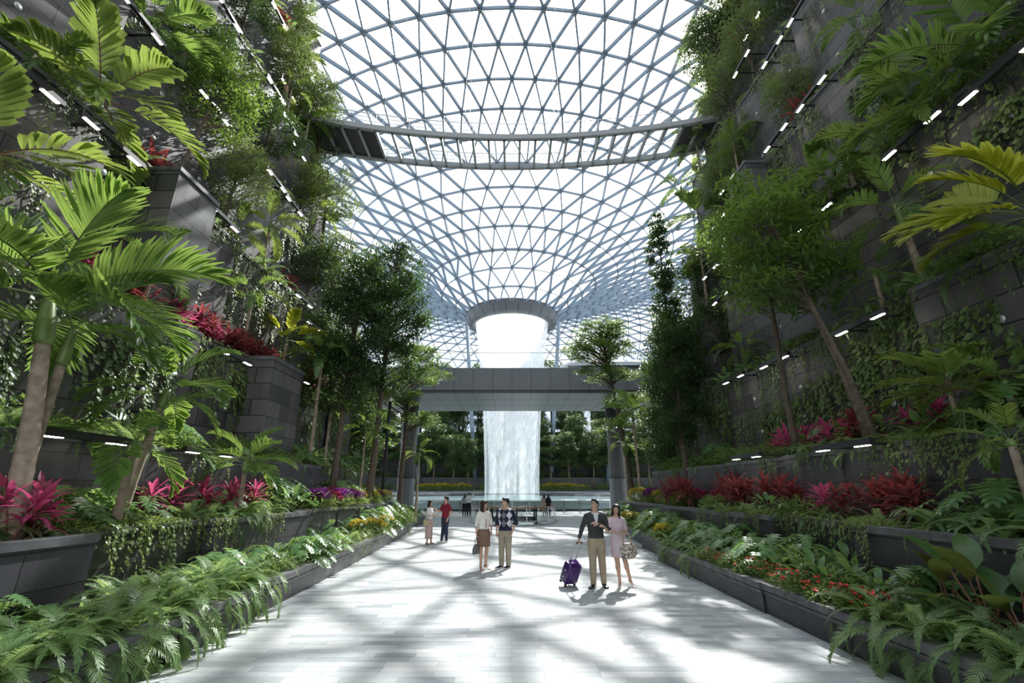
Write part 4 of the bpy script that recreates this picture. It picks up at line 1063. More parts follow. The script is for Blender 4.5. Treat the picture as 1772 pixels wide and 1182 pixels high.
palm(G(722,845,26.5),3.2,FR['feather_lit'],10,1.5,'pale palm at the foot of the far column','beside the walkway',.06,.3,(0,0),53)

# --- trees
T_A=tree_meshes(1,10.5,[(-.2,0,4.9,1.5,1.4,1.4),(.1,0,7.2,1.7,1.5,1.7),(.3,0,9.2,1.4,1.3,1.4)],250,70,.17,M['tree_dark'],.13,(.3,0),clr=.45,flat=.7)
T_B=tree_meshes(2,12,[(.3,0,6.2,1.4,1.2,1.5),(.4,0,8.8,1.7,1.5,1.7),(.2,0,11,1.4,1.3,1.4)],260,70,.17,M['tree_dark'],.14,(.3,0),clr=.45,flat=.7)
tree((-6.9,18.4,1.35),T_A,'tall dark bushy tree with a slim trunk','left of the walkway')
tree((-6.1,20.6,1.35),T_B,'tallest dark tree with a dense rounded top','left of the walkway')
T_C=tree_meshes(3,10,[(0,0,9.2,1.7,1.7,.5),(.5,0,7.9,2.0,1.9,.4),(-.6,.3,6.6,1.6,1.6,.35),(.8,0,5.4,1.3,1.3,.3)],170,75,.16,M['tree_mid'],.13,(.2,0),clr=.5,flat=.35,zflat=.35)
tree((-6.2,26.5,.4),T_C,'airy tree with flat layers of leaves before the column','left of the walkway',.6,1.02)
T_D=tree_meshes(4,11.6,[(-1.2,0,11.0,1.6,1.5,.6),(-1.6,0,9.8,2.2,2.0,.6),(-1.2,0,8.3,1.8,1.7,.4),(.2,0,6.6,1.6,1.5,.35),(-1.4,0,5.2,1.0,1,.25)],210,80,.16,M['tree_mid'],.15,(-1.3,0),clr=.5,flat=.35,zflat=.38)
tree((6.9,27,.4),T_D,'layered tree with a bare curved trunk before the right column','beside the walkway')
T_E=tree_meshes(5,13.4,[(0,0,5.5,.75,.7,1.6),(0,0,8.3,.7,.7,1.8),(0,0,11,.62,.6,1.6),(0,0,12.8,.4,.4,.7)],190,55,.15,M['tree_dark'],.09,(0,0),clr=.3,flat=.8,lw=.6)
tree((8.0,22,3.0),T_E,'slender dark column shaped tree','right of the walkway')
T_F=tree_meshes(6,8.2,[(0,0,3.6,1.2,1.1,1.2),(0,0,5.6,1.4,1.3,1.4),(.2,0,7.2,1.0,1,1.0)],210,60,.15,M['tree_dark'],.11,(.1,0),clr=.4,flat=.7)
tree((7.2,19.6,1.36),T_F,'full dark green tree below the column shaped tree','right of the walkway')
tree((8.4,23.5,1.36),T_F,'second full dark green tree','right of the walkway',2,1.1)
T_G=tree_meshes(7,8.8,[(.2,0,5.6,1.5,1.4,1.1),(.3,.2,7.2,1.7,1.5,1.2),(.2,.2,8.5,1.1,1.0,.7)],150,30,.27,M['tree_mid'],.085,(.4,.3),clr=.45,flat=.6,lw=.28)
tree((7.75,12.8,2.76),T_G,'feathery tree with a thin straight trunk','in the middle row on the right')
T_H=tree_meshes(8,7.2,[(-.4,1.1,4.6,1.2,1.2,.9),(-.5,1.4,6.0,1.4,1.3,1.1),(-.4,1.5,7.0,.9,.9,.6)],135,30,.27,M['tree_mid'],.075,(-.5,1.5),2,clr=.45,flat=.6,lw=.28)
tree((7.7,9.8,2.76),T_H,'feathery tree with twin leaning reddish trunks','in the middle row on the right')
T_I=tree_meshes(9,6.4,[(0,.9,4.4,1.3,1.3,1.1),(0,1.2,5.7,1.2,1.2,.9)],110,42,.13,M['tree_mid'],.085,(-.1,1.2),clr=.4,flat=.7,lw=.5)
tree((-9.95,11.3,9.95),T_I,'leafy tree growing beside the stone pier','on the third ledge of the left wall')
T_J=tree_meshes(10,4.2,[(.1,0,2.6,1.3,1.3,1.0),(.1,0,3.6,1.0,1.0,.7)],100,42,.12,M['tree_dark'],.07,(.1,0),clr=.4,flat=.7,lw=.5)
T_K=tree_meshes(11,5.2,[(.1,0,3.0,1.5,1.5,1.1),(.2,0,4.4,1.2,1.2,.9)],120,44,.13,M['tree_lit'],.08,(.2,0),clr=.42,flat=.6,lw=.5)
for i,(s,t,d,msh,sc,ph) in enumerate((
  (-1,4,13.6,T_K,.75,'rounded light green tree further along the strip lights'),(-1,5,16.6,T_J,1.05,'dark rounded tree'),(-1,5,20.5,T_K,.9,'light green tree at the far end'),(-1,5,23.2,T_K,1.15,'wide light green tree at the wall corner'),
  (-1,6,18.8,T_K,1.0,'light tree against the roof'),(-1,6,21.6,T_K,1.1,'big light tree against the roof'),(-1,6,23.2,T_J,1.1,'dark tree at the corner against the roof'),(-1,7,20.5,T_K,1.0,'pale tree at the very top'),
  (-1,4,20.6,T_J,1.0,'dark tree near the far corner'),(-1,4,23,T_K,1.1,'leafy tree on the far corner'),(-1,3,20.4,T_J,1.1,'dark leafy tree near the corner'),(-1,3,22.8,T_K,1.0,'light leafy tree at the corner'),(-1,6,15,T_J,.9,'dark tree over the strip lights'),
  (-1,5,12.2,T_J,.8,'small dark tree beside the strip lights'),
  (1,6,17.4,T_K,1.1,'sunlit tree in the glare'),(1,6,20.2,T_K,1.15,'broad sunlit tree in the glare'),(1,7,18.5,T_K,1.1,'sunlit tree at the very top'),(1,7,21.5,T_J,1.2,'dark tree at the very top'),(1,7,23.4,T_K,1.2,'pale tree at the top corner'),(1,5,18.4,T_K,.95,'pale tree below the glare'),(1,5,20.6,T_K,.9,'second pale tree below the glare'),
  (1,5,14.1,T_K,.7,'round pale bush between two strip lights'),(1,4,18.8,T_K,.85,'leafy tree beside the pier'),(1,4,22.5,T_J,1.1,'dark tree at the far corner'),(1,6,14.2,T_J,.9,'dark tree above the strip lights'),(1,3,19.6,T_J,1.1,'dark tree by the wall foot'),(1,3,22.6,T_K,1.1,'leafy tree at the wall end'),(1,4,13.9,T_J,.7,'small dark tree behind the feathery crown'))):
    p=bed(t,s,d,.45); tree(p,msh,ph,unit(t,s,d),i*1.3,sc)
# trees between the ends of the walls and the bridge
T_L=tree_meshes(12,9.5,[(0,0,4.2,1.9,1.9,1.4),(.2,0,6.4,2.1,2.0,1.5),(0,0,8.3,1.5,1.5,1.1)],120,44,.22,M['tree_dark'],.13,(.2,0),clr=.6,flat=.6)
T_M=tree_meshes(13,8.5,[(0,0,4.6,2.0,1.9,.6),(.3,0,6.2,2.2,2.1,.6),(0,0,7.7,1.6,1.6,.6)],110,46,.22,M['tree_mid'],.12,(.3,0),clr=.6,flat=.4,zflat=.4)
k=0
R=random.Random(77)
for s in (-1,1):
    for X,d,m_,sc in ((9.2,25.8,T_L,.95),(11.5,26.5,T_M,1.15),(13.6,25.6,T_L,1.3),(9.6,28.6,T_M,.95),(12.2,29.6,T_L,1.15),(15.5,29,T_L,1.4),(11,32.4,T_L,1.0),(14.2,33.2,T_M,1.3),(17.6,33.4,T_L,1.4),(12.4,35.8,T_L,1.0),(16,36.2,T_M,1.2)):
        tree((s*X+R.uniform(-.3,.3),d,.37),m_,['bushy dark tree','layered mid green tree'][m_ is T_M],'between the %s wall and the bridge'%SIDE[s],R.uniform(0,6),sc*R.uniform(.95,1.05))
# forest on the terraces beyond the waterfall
M['farstone']=stone('far_terrace_stone',(.05,.055,.055),(.12,.13,.13),.6,2,.01)
for i,(d,zt) in enumerate(((86.5,1.9),(91,4.2),(96,7.2),(101,10.5),(106,14.5))):
    b=MB(); b.box(-48,48,d,d+5.2,0 if i==0 else (1.9,4.2,7.2,10.5)[i-1]-.05,zt); structure(b.build('wall_far',M['farstone']),'planted terrace wall beyond the waterfall, %s step up'%ORD[i],'wall')
FT=[tree_meshes(21,13,[(0,0,6,2.4,2.4,1.6),(.2,0,9,2.8,2.7,1.8),(0,0,11.5,2.0,2.0,1.4)],120,44,.46,M['far_leaf'],.2,clr=.9,flat=.6),
    tree_meshes(22,14,[(0,0,7,2.8,2.6,.9),(.4,0,9.6,3.2,3.0,.9),(0,0,12.4,2.4,2.3,.9)],120,44,.46,M['far_leaf'],.18,clr=.9,flat=.4,zflat=.4),
    tree_meshes(23,11,[(0,0,4,1.9,1.9,1.5),(0,0,7,2.1,2.1,1.8),(0,0,9.6,1.5,1.5,1.2)],110,44,.46,M['far_leaf'],.16,clr=.8,flat=.6)]
R=random.Random(99)
FARROWS=((88.6,1.85,-31,31,17),(93.4,4.15,-34,34,18),(98.4,7.15,-38,38,18),(103.4,10.45,-40,40,18),(108.4,14.45,-34,34,20))
for ri,(d,z,xa,xb,n) in enumerate(FARROWS):
    for i in range(n):
        x=lerp(xa,xb,(i+.5)/n)+R.uniform(-.9,.9); f=R.randrange(3)
        o=tree((x,d+R.uniform(-.8,.8),z),FT[f],['broad dark forest tree','layered pale forest tree','slim mid green forest tree'][f],'beyond the waterfall on terrace step %s'%['one','two','three','four','five'][ri],R.uniform(0,6),R.uniform(.72,.98)*(1.0,1,1,1.18,1.4)[ri])
        o['group']='forest trees beyond the waterfall'
for i in range(16):
    x=(-16.5+i*1.05) if i<9 else (5.5+(i-9)*1.2)
    put('orchid_yellow',(x,86.9,1.85),'on the terrace wall beyond the basin',None,R.uniform(1.9,2.6),R)
for i in range(40):
    put('shrub',(-30+(i%20)*3.1+R.uniform(-.6,.6),(87.3 if i<20 else 91.9)+R.uniform(0,.6),1.85 if i<20 else 4.15),'on terrace step %s beyond the basin'%('one' if i<20 else 'two'),None,R.uniform(2.6,3.8),R)

# floodlight poles
def flood_pole(p,H,lab,heads):
    o=thing('floodlight_pole',p,lab,'lamp post')
    b=MB(); b.tube([(0,0,0),(0,0,H)],.085,12); b.build('pole',M['lampblack'],o,True)
    b=MB(); b.tube([(0,0,0),(0,0,.05)],.2,14); b.build('base',M['lampblack'],o)
    for z,a in heads:
        b=MB(); b.tube([(0,0,0),(.28*cos(a),.28*sin(a),0)],.03,8); q=b.build('arm',M['lampblack'],o); q.location=(0,0,z)
        b=MB(); d=Vector((cos(a),sin(a),-.5)).normalized(); c=Vector((.34*cos(a),.34*sin(a),.02)); b.tube([c-d*.16,c+d*.14],[.10,.13],14); q=b.build('spotlight',M['lampblack'],o,True); q.location=(0,0,z)
        b=MB(); b.tube([c+d*.141,c+d*.146],.11,14); q2=b.build('lens',M['disc'],q); 
p=at_d(562,770,21.5); flood_pole((p.x,p.y,2.76),at_d(578,488,21.5).z-2.76,'tall black floodlight pole with three spotlights beside the left wall',((9.6,.3),(9.0,2.9),(8.4,.2)))
p=at_d(655,860,24.5); flood_pole((p.x,25.2,.41),6.2,'short black pole among the tree trunks on the left',((6.3,-1.2),))
# ------------------------------------------------------------------ people
M['skin']=plain('skin',(.56,.34,.235),.5,var=.06,scale=12)
M['hair_black']=plain('black_hair',(.012,.010,.010),.38,var=.4,scale=60)
M['hair_brown']=plain('dark_brown_hair',(.035,.018,.012),.38,var=.4,scale=60)
M['eye']=plain('eye_white',(.75,.74,.72),.25); M['iris']=plain('iris',(.015,.01,.008),.2); M['lip']=plain('lips',(.42,.12,.11),.4)
def cloth(n,c,r=.8,v=.12): M[n]=plain(n,c,r,var=v,scale=6,spec=.25,bump=.15)
cloth('charcoal_knit',(.05,.05,.051)); cloth('white_shirt',(.72,.72,.73)); cloth('khaki',(.37,.30,.21)); cloth('stone_khaki',(.33,.285,.215))
cloth('pink_dress',(.60,.47,.50)); cloth('cream_blouse',(.76,.72,.66)); cloth('brown_leather',(.20,.125,.085),.55); cloth('dusty_pink',(.50,.36,.32))
cloth('maroon',(.22,.018,.035)); cloth('navy',(.018,.022,.045)); cloth('denim',(.03,.04,.07)); cloth('dark_cloth',(.02,.021,.025)); cloth('grey_top',(.26,.28,.30)); cloth('beige_top',(.40,.34,.27))
M['black_shoe']=plain('black_leather',(.015,.014,.014),.25); M['nude_shoe']=plain('nude_leather',(.45,.26,.18),.35); M['beige_shoe']=plain('beige_leather',(.55,.45,.40),.4); M['white_shoe']=plain('white_canvas',(.75,.74,.72),.6)
M['shoe_sole']=plain('white_rubber_sole',(.7,.68,.65),.5)
def argyle():
    m,nt,out=new_mat('argyle_knit'); tc=N(nt,'ShaderNodeTexCoord'); sp=N(nt,'ShaderNodeSeparateXYZ'); L(nt,tc.outputs['Object'],sp.inputs[0])
    u=math_(nt,'DIVIDE',sp.outputs[0],.145); v=math_(nt,'DIVIDE',sp.outputs[2],.20)
    fl=lambda q: math_(nt,'FLOOR',q)
    p=fl(math_(nt,'ADD',u,v)); q=fl(math_(nt,'SUBTRACT',u,v))
    a=math_(nt,'MODULO',math_(nt,'ADD',math_(nt,'ADD',p,q),100),2)          # chequer of diamonds
    b=math_(nt,'MODULO',math_(nt,'ADD',math_(nt,'FLOOR',math_(nt,'MULTIPLY',math_(nt,'ADD',math_(nt,'ADD',p,q),.5),.5)),100),2)
    g=mixc(nt,b,(.62,.63,.68),(.17,.17,.19)); c=mixc(nt,a,(.014,.015,.035),g)
    pr=N(nt,'ShaderNodeBsdfPrincipled'); pr.inputs['Roughness'].default_value=.85; L(nt,c,pr.inputs['Base Color']); L(nt,pr.outputs[0],out.inputs[0]); return m
M['argyle']=argyle()
def snake():
    m,nt,out=new_mat('snakeskin_print'); tc=N(nt,'ShaderNodeTexCoord'); vo=N(nt,'ShaderNodeTexNoise'); vo.inputs['Scale'].default_value=26; vo.inputs['Detail'].default_value=5
    L(nt,tc.outputs['Object'],vo.inputs['Vector']); c=ramp(nt,vo.outputs['Fac'],[(.38,(.09,.06,.045)),(.5,(.38,.31,.25)),(.62,(.66,.60,.52))])
    pr=N(nt,'ShaderNodeBsdfPrincipled'); pr.inputs['Roughness'].default_value=.45; L(nt,c,pr.inputs['Base Color']); L(nt,pr.outputs[0],out.inputs[0]); return m
M['snake']=snake()

def remesh(mb, name, mat, voxel, smooth=4):
    """weld overlapping closed shapes into one continuous skin"""
    me=mb.mesh('tmp',mat); o=bpy.data.objects.new('tmp',me); COL.objects.link(o)
    r=o.modifiers.new('r','REMESH'); r.mode='VOXEL'; r.voxel_size=voxel; r.use_smooth_shade=True
    if smooth: s=o.modifiers.new('s','SMOOTH'); s.factor=.5; s.iterations=smooth
    dg=bpy.context.evaluated_depsgraph_get(); res=bpy.data.meshes.new_from_object(o.evaluated_get(dg))
    res.name=name; bpy.data.objects.remove(o); bpy.data.meshes.remove(me)
    res.materials.clear(); res.materials.append(mat); res.polygons.foreach_set('use_smooth',[True]*len(res.polygons)); return res
def limb(mb, pts, rr, n=14):
    pts=[Vector(p) for p in pts]; P=[];Rr=[]
    for i in range(len(pts)-1):
        for k in range(5): t=k/5; P.append(pts[i].lerp(pts[i+1],t)); Rr.append(lerp(rr[i],rr[i+1],t*t*(3-2*t)))
    P.append(pts[-1]); Rr.append(rr[-1]); mb.tube(P,Rr,n)
    for p,r in ((P[0],Rr[0]),(P[-1],Rr[-1])): mb.ball(p,r*.99,12,8)
    for p,r in zip(pts[1:-1],rr[1:-1]): mb.ball(p,r,12,8)
def torso(mb, rows, H, inflate=0, z0=0, z1=9, lean=(0,0)):
    rs=[]
    at=lambda z: (z,)+tuple(interp([(r[0],r[k]) for r in rows],z) for k in (1,2,3))
    lo=max(z0,rows[0][0]); hi=min(z1,rows[-1][0]); rows=[at(lo)]+[r for r in rows if lo+.004<r[0]<hi-.004]+[at(hi)]
    for z,rx,ry,yo in rows:
        rs.append([Vector(((rx*H+inflate)*cos(2*pi*k/28)+lean[0]*z*H,(ry*H+inflate)*sin(2*pi*k/28)+yo*H+lean[1]*z*H,z*H)) for k in range(28)])
    mb.rings(rs)
MALE=[(.455,.066,.058,0),(.49,.094,.071,.004),(.525,.098,.073,.004),(.57,.091,.066,0),(.62,.087,.062,-.002),(.67,.094,.066,-.002),(.72,.104,.072,-.004),(.765,.112,.070,-.002),(.80,.108,.058,.002),(.825,.075,.045,.004),(.84,.045,.036,.004)]
FEMALE=[(.455,.070,.060,0),(.49,.098,.072,.004),(.52,.102,.074,.006),(.56,.090,.064,.002),(.61,.072,.053,0),(.655,.074,.055,-.004),(.70,.084,.068,-.010),(.735,.086,.068,-.010),(.775,.090,.056,0),(.805,.084,.047,.004),(.825,.055,.040,.004),(.84,.036,.033,.004)]
def hand(mb, w, d, n, side, curl, H, k=1.0, point=False):
    """w wrist, d along the hand, n towards the palm side; side +-1 puts the thumb"""
    d=Vector(d).normalized(); n=Vector(n); n=(n-d*n.dot(d)).normalized(); s=d.cross(n)*side; w=Vector(w); u=H/1.75*k
    for i,o in enumerate((-.026,-.009,.009,.026)):
        b=w+s*o*.7*u+d*.01*u; kn=w+s*o*1.05*u+d*(.085-.006*abs(i-1.3))*u; mb.tube([b,b.lerp(kn,.5),kn],[.015*u,.0165*u,.0125*u],8); mb.ball(kn,.0122*u,8,6)
        l=(.070,.078,.073,.056)[i] if side>0 else (.070,.078,.073,.056)[i]; c=curl*(.85+.12*i)
        if point and i<1: c=.08
        p=kn; a=0; pts=[p]
        for q,f in enumerate((.45,.32,.23)):
            a+=c*(.55 if q==0 else .8); p=p+(d*cos(a)+n*sin(a))*l*f*u*1.15; pts.append(p)
        mb.tube(pts,[.0112*u,.0106*u,.0098*u,.0082*u],8); mb.ball(pts[-1],.0084*u,8,6); 
        for z in pts[1:-1]: mb.ball(z,.0103*u,8,6)
    b=w+d*.028*u-s*.022*u; t1=b-s*.026*u+d*.026*u+n*.012*u; t2=t1+d*.030*u+n*.018*u*min(1.4,.4+curl)
    mb.tube([b,t1,t2],[.0145*u,.0118*u,.0095*u],8); mb.ball(t1,.0118*u,8,6); mb.ball(t2,.0096*u,8,6)
def rotated(mb, start, mat):
    for i in range(start,len(mb.v)): mb.v[i]=tuple(mat@Vector(mb.v[i]))
def person(loc, rz, H, sex, label, J, outfit, hair, head=(0,0,0), fine=True, group=None):
    """J: joints in units of the height, x to the person's left, -y forward; missing ones stand straight"""
    f=sex=='f'; rows=FEMALE if f else MALE; vox=.0075 if fine else .012
    sw=.098 if f else .112
    D={'sL':(sw,0.004,.800),'sR':(-sw,0.004,.800),'eL':(sw+.025,.012,.625),'eR':(-sw-.025,.012,.625),'wL':(sw+.022,-.025,.485),'wR':(-sw-.022,-.025,.485),
       'hL':(.05,0,.50),'hR':(-.05,0,.50),'kL':(.054,-.010,.28),'kR':(-.054,-.010,.28),'aL':(.056,.012,.045),'aR':(-.056,.012,.045),'tL':(.07,-1,0),'tR':(-.07,-1,0),
       'dL':(0,-.1,-1),'dR':(0,-.1,-1),'nL':(-1,0,0),'nR':(1,0,0),'cL':.35,'cR':.35,'heel':0,'liftL':0,'liftR':0}
    D.update(J); P={k:(Vector(v)*H if k[0] in 'sewhka' and isinstance(v,tuple) else v) for k,v in D.items()}
    hz=outfit.get('heel',0)
    hm=Matrix.Translation((0,.002*H,.872*H))@Euler((head[1],head[2],head[0]),'ZYX').to_matrix().to_4x4()@Matrix.Translation((0,-.002*H,-.872*H))
    arm=(.030,.0225,.0165) if not f else (.0245,.019,.0140); leg=(.056,.037,.023) if not f else (.054,.034,.0205)
    body=MB(); torso(body,rows,H)
    limb(body,[(0,.006*H,.80*H),(0,.004*H,.845*H),(0,.0*H,.895*H)],[.040*H,.033*H,.031*H] if not f else [.034*H,.027*H,.026*H])
    for x in (-1,1): limb(body,[(0,.008*H,.850*H),(x*.050*H,.008*H,.822*H),(x*(sw-.008)*H,.005*H,.797*H)],[.024*H,.026*H,.029*H] if not f else [.018*H,.020*H,.023*H])
    for s in 'LR':
        limb(body,[P['s'+s]-Vector((0,0,.006*H)),P['e'+s],P['w'+s]],[a*H for a in arm])
        fa=(P['e'+s]+(P['w'+s]-P['e'+s])*.3); body.ball(fa,arm[1]*1.12*H,12,8)
        limb(body,[P['h'+s],P['k'+s],P['a'+s]],[a*H for a in leg])
        cf=P['k'+s].lerp(P['a'+s],.28)+Vector((0,.008*H,0)); body.ball(cf,(leg[1]*1.02*H,leg[1]*1.05*H,.06*H),12,8)
        td=Vector(P['t'+s]); td.z=0; td.normalize(); an=P['a'+s]
        toe=Vector((an.x+td.x*.10*H,an.y+td.y*.10*H,.018*H)); heelp=an-td*.022*H-Vector((0,0,an.z*.45))
        limb(body,[an-Vector((0,0,.012*H)),an.lerp(toe,.38)-Vector((0,0,.004*H if hz else .016*H))],[.019*H,.013*H])
        hand(body,P['w'+s],P['d'+s],P['n'+s],1 if s=='R' else -1,P['c'+s],H,.92 if f else 1,point=D.get('point')==s)
    st=len(body.v)
    hr=1.0 if not f else .96
    body.ball((0,.004*H,.944*H),(.0435*H*hr,.054*H*hr,.054*H),24,16)
    body.ball((0,-.014*H,.912*H),(.0345*H*hr,.036*H*hr,.041*H),20,12)
    body.ball((0,-.034*H,.886*H),(.016*H,.014*H,.012*H),12,8)
    for x in (-.02,.02): body.ball((x*H,-.032*H,.918*H),(.014*H,.014*H,.016*H),10,8)
    body.rings([[Vector((x*H,y*H,z*H)) for x,y in ((-w,-.040),(0,-.040-dp),(w,-.040))] for z,w,dp in ((.938,.005,.010),(.928,.006,.017),(.917,.0085,.0245),(.912,.008,.012))])
    for x in (-1,1): body.ball((x*.0435*H*hr,.004*H,.925*H),(.006*H,.011*H,.017*H),10,8)
    rotated(body,st,hm)
    root=link('person',remesh(body,'person',M['skin'],vox,3 if fine else 2)); root.location=loc; root.rotation_euler=(0,0,rz); tag(root,label,'person',group)
    for q,r_ in ((0,.0),): root.location.z=loc[2]+hz
    def part(mb,nm,mat,sm=True,re=None,it=4):
        return link(nm,remesh(mb,nm,mat,re,it),root) if re else mb.build(nm,mat,root,sm)
    def hp(v): return hm@(Vector(v)*H)
    if fine:
        for x in (-1,1):
            e=MB(); e.ball(hp((x*.0165,-.0440,.934)),(.0075*H,.0045*H,.0042*H),10,6); w=part(e,'eye',M['eye'])
            e=MB(); e.ball(hp((x*.0165-.001*head[0],-.0478,.934)),(.0036*H,.002*H,.0038*H),8,6); link('iris',e.mesh('iris',M['iris'],True),w)
            e=MB(); e.tube([hp((x*.007,-.0498,.9435)),hp((x*.0165,-.0490,.9465)),hp((x*.027,-.043,.9435))],[.0016*H,.0021*H,.0012*H],6); part(e,'eyebrow',M['hair_black'])
        e=MB(); e.tube([hp((-.0125,-.0455,.8995)),hp((-.004,-.0495,.9005)),hp((.004,-.0495,.9005)),hp((.0125,-.0455,.8995))],[.0012*H,.0034*H,.0034*H,.0012*H],8); part(e,'lips',M['lip'])
    # hair
    h=MB(); hm_=M['hair_'+hair[0]]
    h.ball((0,.010*H,.956*H),(.0475*H,.0565*H,.050*H),24,16); h.ball((0,.022*H,.940*H),(.0475*H,.046*H,.048*H),20,12)
    if hair[1]=='short':
        h.ball((0,-.022*H,.985*H),(.036*H,.030*H,.018*H),16,10)
        for x in (-1,1): h.ball((x*.040*H,.008*H,.945*H),(.007*H,.020*H,.022*H),10,8)
    else:
        for x in (-1,1): h.ball((x*.040*H,.002*H,.945*H),(.012*H,.036*H,.036*H),12,8); h.ball((x*.026*H,-.026*H,.977*H),(.022*H,.026*H,.018*H),10,8)
        zl={'bob':.80,'long':.735}[hair[1]]; rs=[]
        for t in range(8):
            u=t/7; z=lerp(.955,zl,u); w=lerp(.050,.060,min(1,u*1.6))*(1-.25*max(0,u-.7)/.3)
            rs.append([Vector(((w*cos(a))*H,(.030*sin(a)+.026+.012*u)*H,z*H)) for a in [2*pi*k/20 for k in range(20)]])
        h.rings(rs)
        for x in (-1,1):
            rs=[]
            for t in range(6):
                u=t/5; z=lerp(.95,zl+.015,u); rs.append([Vector((x*(.046+.010*u)*H+.011*H*cos(a),(-.004+.0*u)*H+.026*H*sin(a),z*H)) for a in [2*pi*k/12 for k in range(12)]])
            h.rings(rs)
    rotated(h,0,hm); part(h,'hair',hm_,re=.008 if fine else .013,it=9)
    # clothes
    o=outfit; inf=.012
    if 'top' in o:
        mat,slv,zb=o['top'][:3]; t=MB(); torso(t,rows,H,inf+o.get('loose',0),zb,.826)
        for x in (-1,1): limb(t,[(x*.036*H,.008*H,.832*H),(x*.055*H,.008*H,.820*H),(x*(sw-.008)*H,.005*H,.797*H)],[(.020 if not f else .013)*H+.010,(.026 if not f else .020)*H+.009,(.029 if not f else .023)*H+.011])
        for s in 'LR':
            S,E,Wr=P['s'+s],P['e'+s],P['w'+s]; S2=Vector((S.x*.93,S.y,S.z-.002*H))
            if slv=='long': limb(t,[S2,E,E.lerp(Wr,.93)],[(arm[0]*1.16)*H+.004,arm[1]*H+.012,arm[2]*H+.010])
            elif slv=='elbow': limb(t,[S2,S2.lerp(E,.55),E.lerp(Wr,.12)],[arm[0]*1.18*H+.004,arm[0]*1.0*H+.014,arm[1]*H+.017])
            elif slv=='short': limb(t,[S2,S2.lerp(E,.42),S2.lerp(E,.62)],[arm[0]*1.18*H+.004,arm[0]*1.0*H+.012,arm[0]*H+.012])
        part(t,o.get('topname','shirt'),M[mat],re=.0085 if fine else .013,it=3)
    if 'pants' in o:
        mat,wd=o['pants'][:2]; t=MB(); torso(t,rows,H,.010,.455,.575)
        for s in 'LR':
            a=P['a'+s]; e=P['k'+s].lerp(a,.96) if not o.get('crop') else P['k'+s].lerp(a,o['crop'])
            limb(t,[P['h'+s],P['k'+s],e],[leg[0]*H+.012,leg[1]*H+.007+.009*wd,leg[2]*H+.022*wd]); cf=P['k'+s].lerp(a,.28)+Vector((0,.008*H,0)); t.ball(cf,(leg[1]*1.02*H+.012,leg[1]*1.05*H+.012,.075*H),14,10)
        part(t,o.get('pantsname','trousers'),M[mat],re=.0085 if fine else .013,it=3)
    if 'skirt' in o:
        mat,zb,flare,zt=o['skirt']; t=MB(); torso(t,rows,H,.011,.49,zt); rs=[]
        mid=(P['kL']+P['kR'])/2
        for k in range(9):
            u=k/8; z=lerp(.53,zb,u); rx=lerp(.103,.098*flare,u); ry=lerp(.076,.078*flare,u); cx=mid.x*u*.8; cyy=mid.y*u*.6+.004*H
            rs.append([Vector((cx+(rx*H+.010)*cos(a)*(1+.035*u*sin(7*a)),cyy+(ry*H+.010)*sin(a)*(1+.05*u*sin(6*a+1)),z*H)) for a in [2*pi*j/40 for j in range(40)]])
        t.rings(rs); part(t,o.get('skirtname','skirt'),M[mat],re=.0085 if fine else .013,it=2)
    mat,kind=o['shoes']
    for s in 'LR':
        a=P['a'+s]; td=Vector(P['t'+s]); td.z=0; td.normalize(); sd=Vector((-td.y,td.x,0)); lift=D['lift'+s]
        L_=.155*H; t=MB(); rs=[]
        prof=((-.24,.026,.040),(-.2,.034,.046),(.0,.034,.052),(.25,.035,.042),(.5,.043,.028),(.72,.042,.022),(.86,.030,.018),(.92,.014,.012)) if kind!='heel' else ((-.22,.024,.034),(-.15,.030,.036),(.1,.028,.030),(.35,.030,.020),(.6,.038,.015),(.78,.034,.013),(.9,.018,.010),(.94,.008,.008))
        for u,w,hh in prof:
            c=Vector((a.x,a.y,0))+td*u*L_*.82; zb=-hz if kind!='heel' else lerp(0,-hz,smoothstep(-.05,.6,u)); 
            zb+=lift*(1-smoothstep(.2,.8,u))
            rs.append([c+sd*w*H*.5*1.35*cos(b)+Vector((0,0,zb+max(0,(hh*H*1.05)*(.5+.5*sin(b))))) for b in [2*pi*j/16 for j in range(16)]])
        t.rings(rs); sh=part(t,'shoe',M[mat])
        if kind=='sneaker':
            t=MB(); rs=[]
            for u,w,hh in prof:
                c=Vector((a.x,a.y,0))+td*u*L_*.83; rs.append([c+sd*(w*H*.5*1.42)*x+Vector((0,0,z)) for x,z in ((-1,-hz),(1,-hz),(1,-hz+.022),(-1,-hz+.022))])
            t.rings(rs); link('sole',t.mesh('sole',M['shoe_sole']),sh)
        if kind=='heel' and hz:
            t=MB(); c=Vector((a.x,a.y,lift))-td*.026*H; t.tube([c+Vector((0,0,.012)),c+Vector((0,0,-hz))],[.014,.006],8); link('heel',t.mesh('heel',M[mat]),sh)
    return root,P,hp
def wpos(root,v): 
    return Matrix.Translation(root.location)@Matrix.Rotation(root.rotation_euler.z,4,'Z')@Vector(v)

def ground(px,py): return at_z(px,py,0)
